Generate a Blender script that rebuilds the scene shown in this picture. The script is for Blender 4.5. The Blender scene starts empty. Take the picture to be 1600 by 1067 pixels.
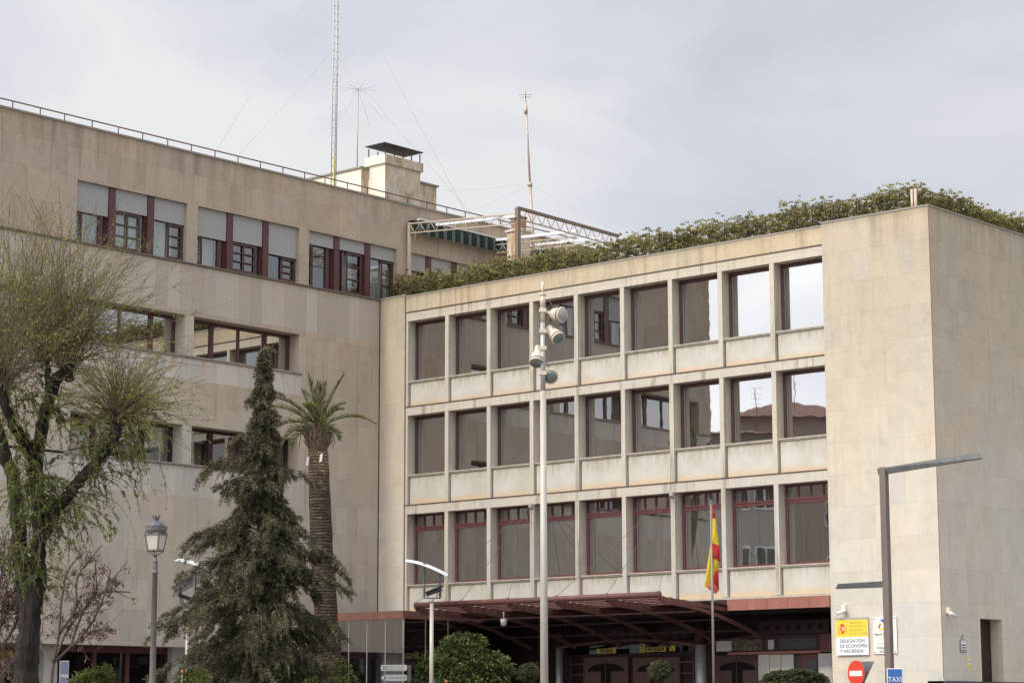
import bpy, math, random
import numpy as np
from mathutils import Vector, Matrix
S = bpy.context.scene
COL = S.collection
random.seed(7)
RNG = np.random.default_rng(11)

# ------------------------------------------------------------------ camera
FPX, YAW, PITCH, ROLL = 3488.2, 0.720472, 0.164566, -0.001707
CAM = Vector((53.772, -54.306, 1.6))
FW = Vector((-math.sin(YAW)*math.cos(PITCH), math.cos(YAW)*math.cos(PITCH), math.sin(PITCH)))
R0 = Vector((math.cos(YAW), math.sin(YAW), 0)); U0 = R0.cross(FW)
RT = R0*math.cos(ROLL)+U0*math.sin(ROLL); UP = -R0*math.sin(ROLL)+U0*math.cos(ROLL)
def ray(x, y): return FW+RT*((x-800)/FPX)+UP*((533.5-y)/FPX)
def onY(x, y, Y=0.): q = ray(x, y); return CAM+q*((Y-CAM.y)/q.y)
def onX(x, y, X=0.): q = ray(x, y); return CAM+q*((X-CAM.x)/q.x)
def onD(x, y, D): return CAM+ray(x, y)*D
def gz(x, y):
    s = (x-CAM.x)*-0.66+(y-CAM.y)*0.75
    return max(0., min(1., (s-15)/35.))*1.0
def foot(x, y, D):            # ground point below the sighted point
    p = onD(x, y, D); return Vector((p.x, p.y, gz(p.x, p.y)))
cd = bpy.data.cameras.new('camera'); cam = bpy.data.objects.new('camera', cd); COL.objects.link(cam)
cd.sensor_width = 36; cd.lens = FPX/1600*36; cd.clip_end = 3000; cd.clip_start = .1
cam.matrix_world = Matrix(((RT.x, UP.x, -FW.x, CAM.x), (RT.y, UP.y, -FW.y, CAM.y), (RT.z, UP.z, -FW.z, CAM.z), (0, 0, 0, 1)))
S.camera = cam
S.view_settings.view_transform = 'Standard'; S.view_settings.look = 'None'; S.view_settings.exposure = 0

# ------------------------------------------------------------------ materials
class NT:
    def __init__(s, name):
        s.m = bpy.data.materials.new(name); s.m.use_nodes = True; s.t = s.m.node_tree; s.t.nodes.clear()
        s.out = s.t.nodes.new('ShaderNodeOutputMaterial')
    def n(s, typ, ins=None, **kw):
        nd = s.t.nodes.new('ShaderNode'+typ)
        for k, v in kw.items(): setattr(nd, k, v)
        for k, v in (ins or {}).items():
            if isinstance(v, bpy.types.NodeSocket): s.t.links.new(v, nd.inputs[k])
            else:
                try: nd.inputs[k].default_value = v
                except Exception: nd.inputs[k].default_value = (*v, 1)
        return nd
    def math(s, op, a, b=0., clamp=False):
        return s.n('Math', {0: a, 1: b}, operation=op, use_clamp=clamp).outputs[0]
    def mix(s, f, a, b, mode='MIX'):
        nd = s.n('Mix', data_type='RGBA', blend_type=mode)
        for k, v in ((0, f), (6, a), (7, b)):
            if isinstance(v, bpy.types.NodeSocket): s.t.links.new(v, nd.inputs[k])
            elif k == 0: nd.inputs[0].default_value = v
            else: nd.inputs[k].default_value = (*v[:3], 1)
        return nd.outputs[2]
    def ramp(s, f, stops):
        nd = s.n('ValToRGB', {0: f}); e = nd.color_ramp.elements
        while len(e) < len(stops): e.new(.5)
        for i, (p, c) in enumerate(stops):
            e[i].position = p; e[i].color = (*c, 1) if hasattr(c, '__len__') else (c, c, c, 1)
        return nd.outputs[0]
    def smooth(s, v, a, b):
        nd = s.n('MapRange', {0: v, 1: a, 2: b, 3: 0., 4: 1.}, interpolation_type='SMOOTHSTEP'); return nd.outputs[0]
    def noise(s, vec, scale, detail=3, rough=.5, dist=0.):
        return s.n('TexNoise', {'Vector': vec, 'Scale': scale, 'Detail': detail, 'Roughness': rough, 'Distortion': dist}).outputs[0]
    def done(s, col, rough=.8, metal=0., bump=None, bs=.3, bd=.01, spec=.3):
        ins = {'Base Color': col, 'Roughness': rough, 'Metallic': metal, 'Specular IOR Level': spec}
        if bump is not None: ins['Normal'] = s.n('Bump', {'Strength': bs, 'Distance': bd, 'Height': bump}).outputs[0]
        p = s.n('BsdfPrincipled', ins); s.t.links.new(p.outputs[0], s.out.inputs[0]); return s.m

def stone(name, lo, hi, z0=4., z1=16., sw=.5, sh=.93, zoff=0., odd=.9, tone=.12, joint=.72, streak=.12, uoff=0., top=None):
    t = NT(name); P = t.n('NewGeometry').outputs['Position']; x = t.n('SeparateXYZ', {0: P})
    X, Y, Z = x.outputs; u = t.math('ADD', t.math('ADD', X, Y), uoff)
    us = t.math('DIVIDE', u, sw); vs = t.math('DIVIDE', t.math('SUBTRACT', Z, zoff), sh)
    cell = t.n('CombineXYZ', {0: t.math('FLOOR', us), 1: t.math('FLOOR', vs), 2: 0.})
    wn = t.n('TexWhiteNoise', {0: cell.outputs[0]}, noise_dimensions='3D')
    wn2 = t.n('TexWhiteNoise', {0: t.n('VectorMath', {0: cell.outputs[0], 1: (31, 17, 5)}, operation='ADD').outputs[0]}, noise_dimensions='3D')
    base = t.mix(t.smooth(Z, z0, z1), lo, hi)
    big = t.noise(P, .35, 3); base = t.mix(t.smooth(big, .35, .7), base, t.mix(1., base, (1.06, 1., .92), 'MULTIPLY'))
    grp = t.n('TexWhiteNoise', {0: t.n('CombineXYZ', {0: t.math('FLOOR', t.math('DIVIDE', t.math('FLOOR', us), 4.)), 1: t.math('FLOOR', vs), 2: 3.}).outputs[0]}, noise_dimensions='3D').outputs[0]
    k = t.math('ADD', t.math('MULTIPLY', t.math('ADD', t.math('MULTIPLY', wn.outputs[0], .6), t.math('MULTIPLY', grp, .4)), tone), 1-tone*.6)
    base = t.mix(1., base, t.n('CombineColor', {0: k, 1: k, 2: k}).outputs[0], 'MULTIPLY')
    g = t.mix(.5, base, t.mix(1., base, (.86, .95, 1.08), 'MULTIPLY'))
    base = t.mix(t.smooth(wn2.outputs[0], odd, odd+.01), base, t.mix(1., base, (.95, .99, 1.05), 'MULTIPLY'))
    # mottling and veins
    n1 = t.noise(P, 2.2, 6, .65, .6); n2 = t.noise(P, 14., 5, .7)
    base = t.mix(1., base, t.ramp(n1, [(.25, .88), (.5, 1.), (.8, 1.07)]), 'MULTIPLY')
    base = t.mix(1., base, t.ramp(n2, [(.2, .93), (.6, 1.03)]), 'MULTIPLY')
    vein = t.math('ABSOLUTE', t.math('SUBTRACT', t.noise(P, 1.3, 8, .7, 1.4), .5))
    vm = t.math('MULTIPLY', t.math('SUBTRACT', 1., t.smooth(vein, 0., .006)), t.smooth(t.noise(P, .45, 2), .56, .66))
    base = t.mix(t.math('MULTIPLY', vm, .45), base, (.2, .16, .12))
    # rain streaks
    sv = t.n('CombineXYZ', {0: t.math('MULTIPLY', u, 4.), 1: t.math('MULTIPLY', Z, .28), 2: 0.}).outputs[0]
    st = t.smooth(t.noise(sv, 1., 4, .6), .52, .78)
    base = t.mix(t.math('MULTIPLY', st, streak*2.2), base, t.mix(1., base, (.66, .62, .58), 'MULTIPLY'))
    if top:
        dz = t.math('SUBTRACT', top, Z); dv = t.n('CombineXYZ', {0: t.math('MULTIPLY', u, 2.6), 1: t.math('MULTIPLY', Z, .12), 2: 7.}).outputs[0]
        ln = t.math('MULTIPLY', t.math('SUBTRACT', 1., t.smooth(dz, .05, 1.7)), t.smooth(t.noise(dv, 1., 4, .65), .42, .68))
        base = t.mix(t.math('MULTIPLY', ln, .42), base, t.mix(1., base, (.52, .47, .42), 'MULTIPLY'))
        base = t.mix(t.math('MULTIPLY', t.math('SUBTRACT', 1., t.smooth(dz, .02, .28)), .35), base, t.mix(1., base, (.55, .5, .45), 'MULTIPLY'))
    # joints
    fu = t.math('ABSOLUTE', t.math('SUBTRACT', t.math('FRACT', us), .5)); fv = t.math('ABSOLUTE', t.math('SUBTRACT', t.math('FRACT', vs), .5))
    j = t.math('MAXIMUM', t.math('MULTIPLY', t.math('GREATER_THAN', fu, .5-.006/sw), t.math('MULTIPLY', wn.outputs[0], .9)), t.math('GREATER_THAN', fv, .5-.009/sh))
    base = t.mix(t.math('MULTIPLY', j, 1-joint), base, (.12, .09, .07))
    return t.done(base, .75, bump=n2, bs=.25, bd=.006)

def plain(name, col, rough=.6, metal=0., var=.12, scale=6., dirt=None, bumpy=0.1, spec=.3):
    t = NT(name); P = t.n('NewGeometry').outputs['Position']
    n = t.noise(P, scale, 5, .6); c = t.mix(1., col, t.ramp(n, [(.3, 1-var), (.7, 1+var*.6)]), 'MULTIPLY')
    if dirt:
        sc = t.n('VectorMath', {0: P, 1: (3., 3., .4)}, operation='MULTIPLY').outputs[0]
        c = t.mix(t.math('MULTIPLY', t.smooth(t.noise(sc, 1.6, 4, .6), .5, .75), .6), c, dirt)
    return t.done(c, rough, metal, bump=n, bs=bumpy, bd=.004, spec=spec)

def leafmat(name, cols, trans=.25, rough=.55, clump=2.2):
    t = NT(name); g = t.n('NewGeometry')
    c = t.ramp(g.outputs['Random Per Island'], [(i/(len(cols)-1), k) for i, k in enumerate(cols)])
    n = t.noise(g.outputs['Position'], clump, 3); c = t.mix(1., c, t.ramp(n, [(.32, .5), (.68, 1.35)]), 'MULTIPLY')
    p = t.n('BsdfPrincipled', {'Base Color': c, 'Roughness': rough, 'Specular IOR Level': .25})
    tr = t.n('BsdfTranslucent', {0: t.mix(1., c, (1.3, 1.4, .7), 'MULTIPLY')})
    ms = t.n('MixShader', {0: trans, 1: p.outputs[0], 2: tr.outputs[0]})
    t.t.links.new(ms.outputs[0], t.out.inputs[0]); return t.m

def glass(name, refl, back=(.03, .028, .025), clear=0., tint=(.95, .95, .95), rough=.012, wav=.25, backvar=.0, folds=False):
    t = NT(name); P = t.n('NewGeometry').outputs['Position']
    bmp = t.n('Bump', {'Strength': wav, 'Distance': .004, 'Height': t.noise(P, 1.1, 2, .5)}).outputs[0]
    gl = t.n('BsdfGlossy', {'Color': (*tint, 1), 'Roughness': rough, 'Normal': bmp})
    fn_ = t.noise(P, 60., 2) if not folds else t.noise(t.n('VectorMath', {0: P, 1: (9., 9., .12)}, operation='MULTIPLY').outputs[0], 1., 3, .6)
    bcol = t.mix(fn_, tuple(b*(1-backvar) for b in back), tuple(b*(1+backvar) for b in back))
    df = t.n('BsdfDiffuse', {'Color': bcol}); base = df.outputs[0]
    if clear:
        base = t.n('MixShader', {0: clear, 1: df.outputs[0], 2: t.n('BsdfTransparent', {0: (.85, .88, .86, 1)}).outputs[0]}).outputs[0]
    ms = t.n('MixShader', {0: refl, 1: base, 2: gl.outputs[0]}); t.t.links.new(ms.outputs[0], t.out.inputs[0]); return t.m

M = {}
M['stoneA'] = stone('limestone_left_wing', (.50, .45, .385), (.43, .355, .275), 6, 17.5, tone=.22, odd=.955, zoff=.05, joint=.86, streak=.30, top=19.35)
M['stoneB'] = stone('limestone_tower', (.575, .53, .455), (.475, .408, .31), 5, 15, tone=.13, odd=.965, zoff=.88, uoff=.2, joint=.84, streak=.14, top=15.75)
M['stoneR'] = stone('limestone_parapet', (.50, .42, .30), (.50, .42, .30), tone=.06, sw=1.2, sh=4, zoff=.1, streak=.45, joint=.85, top=15.7)
M['frameW'] = stone('pale_stone_frame', (.515, .488, .435), (.525, .475, .395), tone=.06, sw=1.885, sh=9, zoff=-3., streak=.85, joint=.85, odd=1.1)
M['side_stone'] = stone('grey_stone_pier', (.46, .45, .43), (.48, .44, .38), tone=.06, sw=9, sh=9, streak=.3, odd=1.1)
def spandrel():
    t = NT('stained_spandrel_stone'); P = t.n('NewGeometry').outputs['Position']; G = t.n('SeparateXYZ', {0: t.n('TexCoord').outputs['Generated']})
    z = G.outputs[2]; n = t.noise(P, 2.6, 6, .65, .5); nz = t.math('ADD', z, t.math('MULTIPLY', t.math('SUBTRACT', n, .5), .35))
    c = t.mix(t.smooth(t.noise(P, 1.3, 3), .3, .7), (.565, .54, .475), (.49, .455, .385))
    c = t.mix(t.math('MULTIPLY', t.math('SUBTRACT', 1., t.smooth(nz, .0, .33)), .85), c, (.60, .43, .26))
    sv = t.n('VectorMath', {0: P, 1: (7., 7., .5)}, operation='MULTIPLY').outputs[0]
    s = t.math('MULTIPLY', t.smooth(nz, .45, 1.), t.smooth(t.noise(sv, 1., 4, .6), .35, .7))
    c = t.mix(t.math('MULTIPLY', s, .75), c, (.33, .29, .215))
    c = t.mix(t.math('MULTIPLY', t.smooth(nz, .86, 1.), .5), c, (.38, .31, .2))
    c = t.mix(1., c, t.ramp(t.noise(P, 16., 5, .7), [(.25, .92), (.6, 1.03)]), 'MULTIPLY')
    return t.done(c, .8, bump=n, bs=.15)
M['span'] = spandrel()
def ledge_wall(name, ca, cb, k):   # band directly below a sill with rain runs
    t = NT(name)
    P = t.n('NewGeometry').outputs['Position']; G = t.n('SeparateXYZ', {0: t.n('TexCoord').outputs['Generated']}); X, Y, Z = t.n('SeparateXYZ', {0: P}).outputs
    c = t.mix(t.noise(P, .6, 3), ca, cb)
    cell = t.math('FLOOR', t.math('DIVIDE', Y, .5)); wn = t.n('TexWhiteNoise', {0: t.n('CombineXYZ', {0: cell}).outputs[0]}, noise_dimensions='3D').outputs[0]
    c = t.mix(1., c, t.ramp(wn, [(0, .84), (.5, .97), (1, 1.09)]), 'MULTIPLY')
    sv = t.n('CombineXYZ', {0: t.math('MULTIPLY', Y, 3.2), 1: t.math('MULTIPLY', Z, .3)}).outputs[0]
    s = t.noise(sv, 1., 4, .6); top = G.outputs[2]
    c = t.mix(t.math('MULTIPLY', t.smooth(s, .53, .66), t.math('MULTIPLY', top, .95*k)), c, (.50, .35, .22))
    c = t.mix(t.math('MULTIPLY', t.math('SUBTRACT', 1., t.smooth(s, .3, .46)), t.math('MULTIPLY', top, .85*k)), c, (.345, .335, .32))
    c = t.mix(t.math('MULTIPLY', t.smooth(t.math('ADD', top, t.math('MULTIPLY', s, .3)), .98, 1.15), .4), c, (.30, .26, .2))
    c = t.mix(1., c, t.ramp(t.noise(P, 14., 5, .7), [(.2, .93), (.6, 1.03)]), 'MULTIPLY')
    fu = t.math('ABSOLUTE', t.math('SUBTRACT', t.math('FRACT', t.math('DIVIDE', Y, .5)), .5))
    c = t.mix(t.math('MULTIPLY', t.math('GREATER_THAN', fu, .487), .2), c, (.12, .09, .07))
    return t.done(c, .75)
M['ledgeA'] = ledge_wall('rain_streaked_limestone', (.53, .485, .43), (.55, .505, .45), 1.)
M['ledgeTop'] = ledge_wall('warm_streaked_limestone', (.455, .395, .32), (.48, .42, .345), .55)
M['sill'] = plain('grey_sill_stone', (.34, .30, .25), .8, var=.2, dirt=(.16, .13, .10))
M['sillbrown'] = plain('brown_sill_stone', (.20, .155, .12), .8, var=.2, dirt=(.12, .09, .07))
M['sillB'] = plain('pale_sill_stone', (.48, .44, .36), .8, var=.15, dirt=(.25, .2, .15))
M['flash'] = plain('dark_brown_flashing', (.12, .075, .055), .7, var=.3)
M['red'] = plain('maroon_painted_metal', (.088, .030, .031), .45, var=.15, scale=3, spec=.5)
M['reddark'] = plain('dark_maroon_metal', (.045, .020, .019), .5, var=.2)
M['redbrt'] = plain('bright_maroon_frame', (.135, .043, .044), .45, var=.15)
M['fascia'] = plain('faded_red_fascia', (.31, .125, .093), .6, var=.1, scale=2, dirt=(.36, .19, .15))
M['fasciadull'] = plain('dull_red_fascia', (.20, .095, .075), .6, var=.15, scale=2, dirt=(.27, .16, .13))
M['canopy'] = plain('maroon_canopy_steel', (.155, .068, .058), .5, var=.2, dirt=(.22, .12, .10))
M['canopydark'] = plain('dark_canopy_sheet', (.03, .013, .013), .6)
M['door'] = plain('dusky_pink_door', (.15, .085, .078), .5, var=.1)
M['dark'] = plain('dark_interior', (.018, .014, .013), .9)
M['room'] = plain('room_wall', (.075, .07, .064), .9)
M['glassB'] = glass('tinted_mirror_glass', .48, (.022, .02, .018), backvar=.5, tint=(.98, .97, .95), wav=.25)
M['glassB3'] = glass('tinted_glass_low', .42, (.045, .043, .04), backvar=.9, folds=True, tint=(.98, .97, .95), wav=.25)
M['glassA'] = glass('clear_window_glass', .17, clear=.95)
M['glassA2'] = glass('dark_reflective_glass', .55, (.01, .01, .01), wav=.2)
M['glassD'] = glass('dark_glass', .07, (.008, .008, .008))
M['glassV'] = glass('vestibule_glass', .50, (.008, .006, .006), wav=.1)
M['blueglass'] = glass('blue_dark_glass', .15, (.02, .022, .04))
def slatmat(name, col, per):
    t = NT(name); Z = t.n('SeparateXYZ', {0: t.n('NewGeometry').outputs['Position']}).outputs[2]
    f = t.math('FRACT', t.math('DIVIDE', Z, per)); c = t.mix(t.smooth(f, .55, .95), col, tuple(k*.55 for k in col))
    return t.done(c, .55, bump=f, bs=.4, bd=.01)
M['shutter'] = slatmat('grey_roller_shutter', (.40, .39, .38), .055)
M['curtain'] = plain('white_net_curtain', (.80, .84, .80), .9, var=.05)
M['blind'] = plain('pale_blind', (.45, .46, .44), .9, var=.05)
M['purple'] = plain('purple_panel', (.16, .04, .065), .5)
M['pergbrown'] = plain('pergola_brown', (.20, .145, .105), .5, .1)
M['polegrey'] = plain('flagpole_metal', (.24, .215, .185), .45, .3, var=.15)
M['plaster'] = plain('cream_render', (.80, .72, .58), .9, var=.06, scale=1.5)
def rusty():
    t = NT('rust_streaked_render'); P = t.n('NewGeometry').outputs['Position']; Z = t.n('SeparateXYZ', {0: P}).outputs[2]
    v = t.n('VectorMath', {0: P, 1: (4.5, 4.5, .7)}, operation='MULTIPLY').outputs[0]; s_ = t.noise(v, 1., 5, .65, .3); p_ = t.noise(P, 1.6, 5, .6)
    c = t.mix(t.smooth(p_, .35, .65), (.62, .55, .45), (.50, .41, .30))
    c = t.mix(t.math('MULTIPLY', t.smooth(s_, .47, .66), .8), c, (.40, .22, .10)); c = t.mix(t.math('MULTIPLY', t.smooth(p_, .58, .72), .6), c, (.22, .16, .11))
    return t.done(c, .9, bump=p_, bs=.2)
M['plasterR'] = rusty()
M['cap'] = plain('pale_coping', (.30, .27, .23), .85, var=.1)
M['steelblk'] = plain('black_sheet_metal', (.03, .032, .034), .6)
M['railm'] = plain('rusty_brown_rail', (.12, .07, .06), .6)
M['galv'] = plain('galvanised_metal', (.46, .45, .43), .45, .4, var=.12, scale=20)
M['galvtan'] = plain('weathered_mast_metal', (.50, .41, .32), .5, .2, var=.12)
M['post'] = plain('beige_painted_mast', (.47, .435, .375), .45, .2, var=.1, dirt=(.42, .36, .28))
M['lamphead'] = plain('cream_lamp_housing', (.60, .52, .42), .45, var=.1, scale=12, dirt=(.45, .36, .27))
M['lens'] = glass('greenish_lamp_lens', .18, (.10, .125, .11))
M['lenspale'] = glass('milky_lamp_lens', .1, (.36, .35, .30))
M['brownsteel'] = plain('taupe_steel', (.17, .135, .112), .5, .2, var=.12, dirt=(.11, .1, .09))
M['greysteel'] = plain('slate_grey_steel', (.18, .18, .18), .45, .3, var=.2, scale=9)
M['white'] = plain('white_enamel', (.78, .79, .80), .35, var=.04)
M['whitedull'] = plain('weathered_white_paint', (.60, .58, .55), .6, var=.15)
M['offwhite'] = plain('sign_white', (.72, .70, .64), .45, var=.04)
M['black'] = plain('black_paint', (.018, .018, .02), .5)
M['lampglass'] = plain('frosted_lamp_glass', (.56, .52, .43), .35, var=.06)
M['lampmetal'] = plain('lamp_grey_metal', (.17, .155, .145), .55, .3, var=.2, scale=12)
M['lampblue'] = plain('lamp_dark_dome', (.115, .12, .14), .45, .3, var=.2)
M['yellow'] = plain('sign_yellow', (.80, .60, .07), .5, var=.03)
M['yellowdull'] = plain('plate_yellow', (.62, .47, .10), .5, var=.05)
M['signred'] = plain('sign_red', (.62, .055, .03), .4, var=.05)
M['blue'] = plain('sign_blue', (.045, .13, .36), .4, var=.05)
M['bluefade'] = plain('faded_blue', (.115, .125, .19), .5, var=.05)
M['ink'] = plain('ink_grey', (.13, .12, .12), .6)
M['inklight'] = plain('ink_light', (.34, .28, .2), .6)
M['inkbrown'] = plain('ink_olive', (.42, .32, .06), .6)
M['orange'] = plain('orange_fruit', (.75, .22, .02), .5)
M['flagred'] = plain('flag_red', (.42, .025, .03), .8, var=.1)
M['flagyel'] = plain('flag_yellow', (.64, .46, .03), .8, var=.08)
M['flagpink'] = plain('flag_sunlit_red', (.55, .12, .09), .8, var=.08)
M['terracotta'] = plain('terracotta', (.42, .25, .16), .9, var=.2)
M['roof'] = plain('roof_tile', (.20, .10, .075), .9, var=.3, scale=3)
M['facadeg'] = plain('grey_render', (.40, .38, .36), .9, var=.08)
M['facadet'] = plain('tan_render', (.40, .32, .25), .9, var=.08)
M['bark'] = plain('dark_fissured_bark', (.045, .036, .030), .95, var=.5, scale=9, bumpy=1.)
def bark2(name, c1, c2):
    t = NT(name); P = t.n('NewGeometry').outputs['Position']; v = t.n('VectorMath', {0: P, 1: (14., 14., 2.2)}, operation='MULTIPLY').outputs[0]
    n = t.noise(v, 1., 6, .7, .8); c = t.mix(t.smooth(n, .35, .65), c1, c2); return t.done(c, .95, bump=n, bs=1., bd=.03)
M['bark'] = bark2('dark_fissured_bark', (.009, .007, .006), (.042, .033, .027))
M['twig'] = plain('brown_twig', (.155, .115, .08), .9, var=.3)
M['twigbrown'] = plain('grey_brown_twig', (.12, .09, .075), .9, var=.3)
def palmbark():
    t = NT('palm_trunk_bark'); P = t.n('NewGeometry').outputs['Position']; X, Y, Z = t.n('SeparateXYZ', {0: P}).outputs
    w = t.noise(t.n('VectorMath', {0: P, 1: (5., 5., 11.)}, operation='MULTIPLY').outputs[0], 1., 5, .65, .5)
    f = t.math('FRACT', t.math('ADD', t.math('MULTIPLY', Z, 11.), t.math('MULTIPLY', w, 1.6)))
    c = t.mix(t.smooth(f, .2, .9), (.065, .05, .038), (.25, .195, .145)); c = t.mix(t.smooth(t.math('ADD', Z, w), 8.75, 9.35), t.mix(1., c, (.72, .68, .64), 'MULTIPLY'), t.mix(1., c, (1.75, 1.6, 1.4), 'MULTIPLY'))
    c = t.mix(1., c, t.ramp(w, [(.25, .6), (.7, 1.25)]), 'MULTIPLY')
    return t.done(c, .95, bump=t.math('ADD', f, w), bs=.9, bd=.04)
M['palmbark'] = palmbark()
M['boot'] = plain('palm_leaf_base', (.22, .165, .115), .9, var=.35, scale=8)
M['frond'] = leafmat('palm_frond_green', [(.07, .075, .03), (.135, .14, .058), (.25, .24, .12)], .3)
M['needle'] = leafmat('conifer_olive', [(.034, .034, .017), (.078, .075, .038), (.135, .122, .068), (.24, .205, .13)], .1, .7, 2.8)
M['spring'] = leafmat('spring_leaf', [(.13, .15, .02), (.23, .25, .04), (.36, .36, .09)], .45)
M['springlow'] = leafmat('deep_spring_leaf', [(.06, .08, .014), (.12, .155, .025), (.20, .23, .05)], .35)
M['hedge'] = leafmat('terrace_hedge_leaf', [(.075, .075, .028), (.19, .175, .07), (.30, .265, .115), (.45, .38, .23)], .4)
M['orangeleaf'] = leafmat('orange_tree_leaf', [(.02, .035, .012), (.05, .075, .022), (.09, .12, .035), (.13, .15, .05)], .15, .4)
M['box'] = leafmat('clipped_box_leaf', [(.03, .04, .016), (.075, .085, .035), (.12, .125, .06)], .15, .6)
M['bushleaf'] = leafmat('yellow_green_leaf', [(.04, .055, .014), (.085, .11, .026), (.16, .18, .05)], .25)
M['pod'] = leafmat('brown_seed_pod', [(.06, .03, .022), (.12, .065, .045), (.2, .12, .09)], .15, .8)
def ground():
    t = NT('paving'); P = t.n('NewGeometry').outputs['Position']
    b = t.n('TexBrick', {'Vector': P, 'Color1': (.20, .19, .175, 1), 'Color2': (.17, .16, .15, 1), 'Mortar': (.09, .085, .08, 1), 'Scale': 1., 'Mortar Size': .012, 'Brick Width': .6, 'Row Height': .4})
    return t.done(t.mix(1., b.outputs[0], t.ramp(t.noise(P, .8, 5, .6), [(.3, .8), (.7, 1.1)]), 'MULTIPLY'), .85)
M['ground'] = ground()
M['granite'] = plain('dark_granite', (.07, .062, .058), .6, var=.3, scale=30)
M['mosaic'] = plain('mosaic_panel', (.13, .10, .075), .8, var=.9, scale=9)
def awn():
    t = NT('green_striped_canvas'); Y = t.n('SeparateXYZ', {0: t.n('NewGeometry').outputs['Position']}).outputs[1]
    f = t.math('FRACT', t.math('DIVIDE', Y, .44)); c = t.mix(t.math('GREATER_THAN', f, .5), (.012, .028, .021), (.12, .13, .11))
    return t.done(c, .9)
M['awning'] = awn()

# ------------------------------------------------------------------ mesh helpers
class MB:
    def __init__(s): s.v = []; s.f = []; s.mi = []; s.cur = 0; s.sm = []
    def face(s, pts, smooth=False):
        b = len(s.v); s.v += [tuple(p) for p in pts]; s.f.append(tuple(range(b, b+len(pts)))); s.mi.append(s.cur); s.sm.append(smooth)
    def box(s, x0, x1, y0, y1, z0, z1):
        if x0 > x1: x0, x1 = x1, x0
        if y0 > y1: y0, y1 = y1, y0
        if z0 > z1: z0, z1 = z1, z0
        s.obox(Vector(((x0+x1)/2, (y0+y1)/2, (z0+z1)/2)), Vector(((x1-x0)/2, 0, 0)), Vector((0, (y1-y0)/2, 0)), Vector((0, 0, (z1-z0)/2)))
        return s
    def obox(s, c, a, b, d):
        c, a, b, d = map(Vector, (c, a, b, d))
        P = [c-a-b-d, c+a-b-d, c+a+b-d, c-a+b-d, c-a-b+d, c+a-b+d, c+a+b+d, c-a+b+d]; o = len(s.v)
        s.v += [tuple(p) for p in P]
        for q in ((0, 3, 2, 1), (4, 5, 6, 7), (0, 1, 5, 4), (1, 2, 6, 5), (2, 3, 7, 6), (3, 0, 4, 7)):
            s.f.append(tuple(o+i for i in q)); s.mi.append(s.cur); s.sm.append(False)
        return s
    def bar(s, p, q, w, h=None, up=(0, 0, 1)):
        p, q = Vector(p), Vector(q); d = (q-p); h = h or w; up = Vector(up)
        if abs(d.normalized().dot(up)) > .99: up = Vector((1, 0, 0))
        a = d.cross(up).normalized(); b = a.cross(d).normalized()
        return s.obox((p+q)/2, d/2, a*w/2, b*h/2)
    def tube(s, pts, rad, n=8, cap=True, smooth=True):
        pts = [Vector(p) for p in pts]; m = len(pts); rad = rad if hasattr(rad, '__len__') else [rad]*m
        o = len(s.v); ref = Vector((0, 0, 1))
        d0 = (pts[1]-pts[0]).normalized()
        if abs(d0.z) > .9: ref = Vector((1, 0, 0))
        a = d0.cross(ref).normalized()
        for i, p in enumerate(pts):
            d = (pts[min(i+1, m-1)]-pts[max(i-1, 0)]); d = d.normalized() if d.length > 1e-9 else d0
            a = (a-d*a.dot(d)).normalized(); b = d.cross(a)
            for k in range(n):
                t = 2*math.pi*k/n; s.v.append(tuple(p+(a*math.cos(t)+b*math.sin(t))*rad[i]))
        for i in range(m-1):
            for k in range(n):
                k2 = (k+1) % n; s.f.append((o+i*n+k, o+i*n+k2, o+(i+1)*n+k2, o+(i+1)*n+k)); s.mi.append(s.cur); s.sm.append(smooth)
        if cap:
            s.f.append(tuple(o+k for k in range(n))[::-1]); s.mi.append(s.cur); s.sm.append(False)
            s.f.append(tuple(o+(m-1)*n+k for k in range(n))); s.mi.append(s.cur); s.sm.append(False)
        return s
    def lathe(s, base, prof, n=16, axis=(0, 0, 1), smooth=True):
        b = Vector(base); ax = Vector(axis).normalized()
        return s.tube([b+ax*(h+i*1e-6) for i, (r, h) in enumerate(prof)], [max(r, 1e-4) for r, h in prof], n, True, smooth) if abs(ax.z) < .9 or True else s
    def prism(s, poly, off):
        poly = [Vector(p) for p in poly]; off = Vector(off); n = len(poly)
        s.face(poly); s.face([p+off for p in poly][::-1])
        for i in range(n): s.face([poly[i], poly[i]+off, poly[(i+1) % n]+off, poly[(i+1) % n]])
        return s
    def build(s, name, mats, parent=None, bevel=0):
        me = bpy.data.meshes.new(name); me.from_pydata(s.v, [], s.f)
        for m in (mats if isinstance(mats, (list, tuple)) else [mats]): me.materials.append(M[m])
        me.polygons.foreach_set('material_index', s.mi); me.polygons.foreach_set('use_smooth', s.sm); me.update()
        o = bpy.data.objects.new(name, me); COL.objects.link(o)
        if parent is not None: o.parent = parent; o.matrix_parent_inverse = Matrix.Translation(-parent.location) if parent.type == 'EMPTY' and not parent.parent else Matrix()
        if bevel:
            b = o.modifiers.new('b', 'BEVEL'); b.width = bevel; b.segments = 2; b.limit_method = 'ANGLE'
        return o
def box(name, mat, parent, *a): return MB().box(*a).build(name, mat, parent)
def tag(o, label, cat, group=None, kind=None):
    if label: o['label'] = label
    if cat: o['category'] = cat
    if group: o['group'] = group
    if kind: o['kind'] = kind
    return o
def thing(name, label, cat, loc, group=None):
    o = bpy.data.objects.new(name, None); o.empty_display_size = .3; o.location = loc; COL.objects.link(o)
    return tag(o, label, cat, group)
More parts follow.
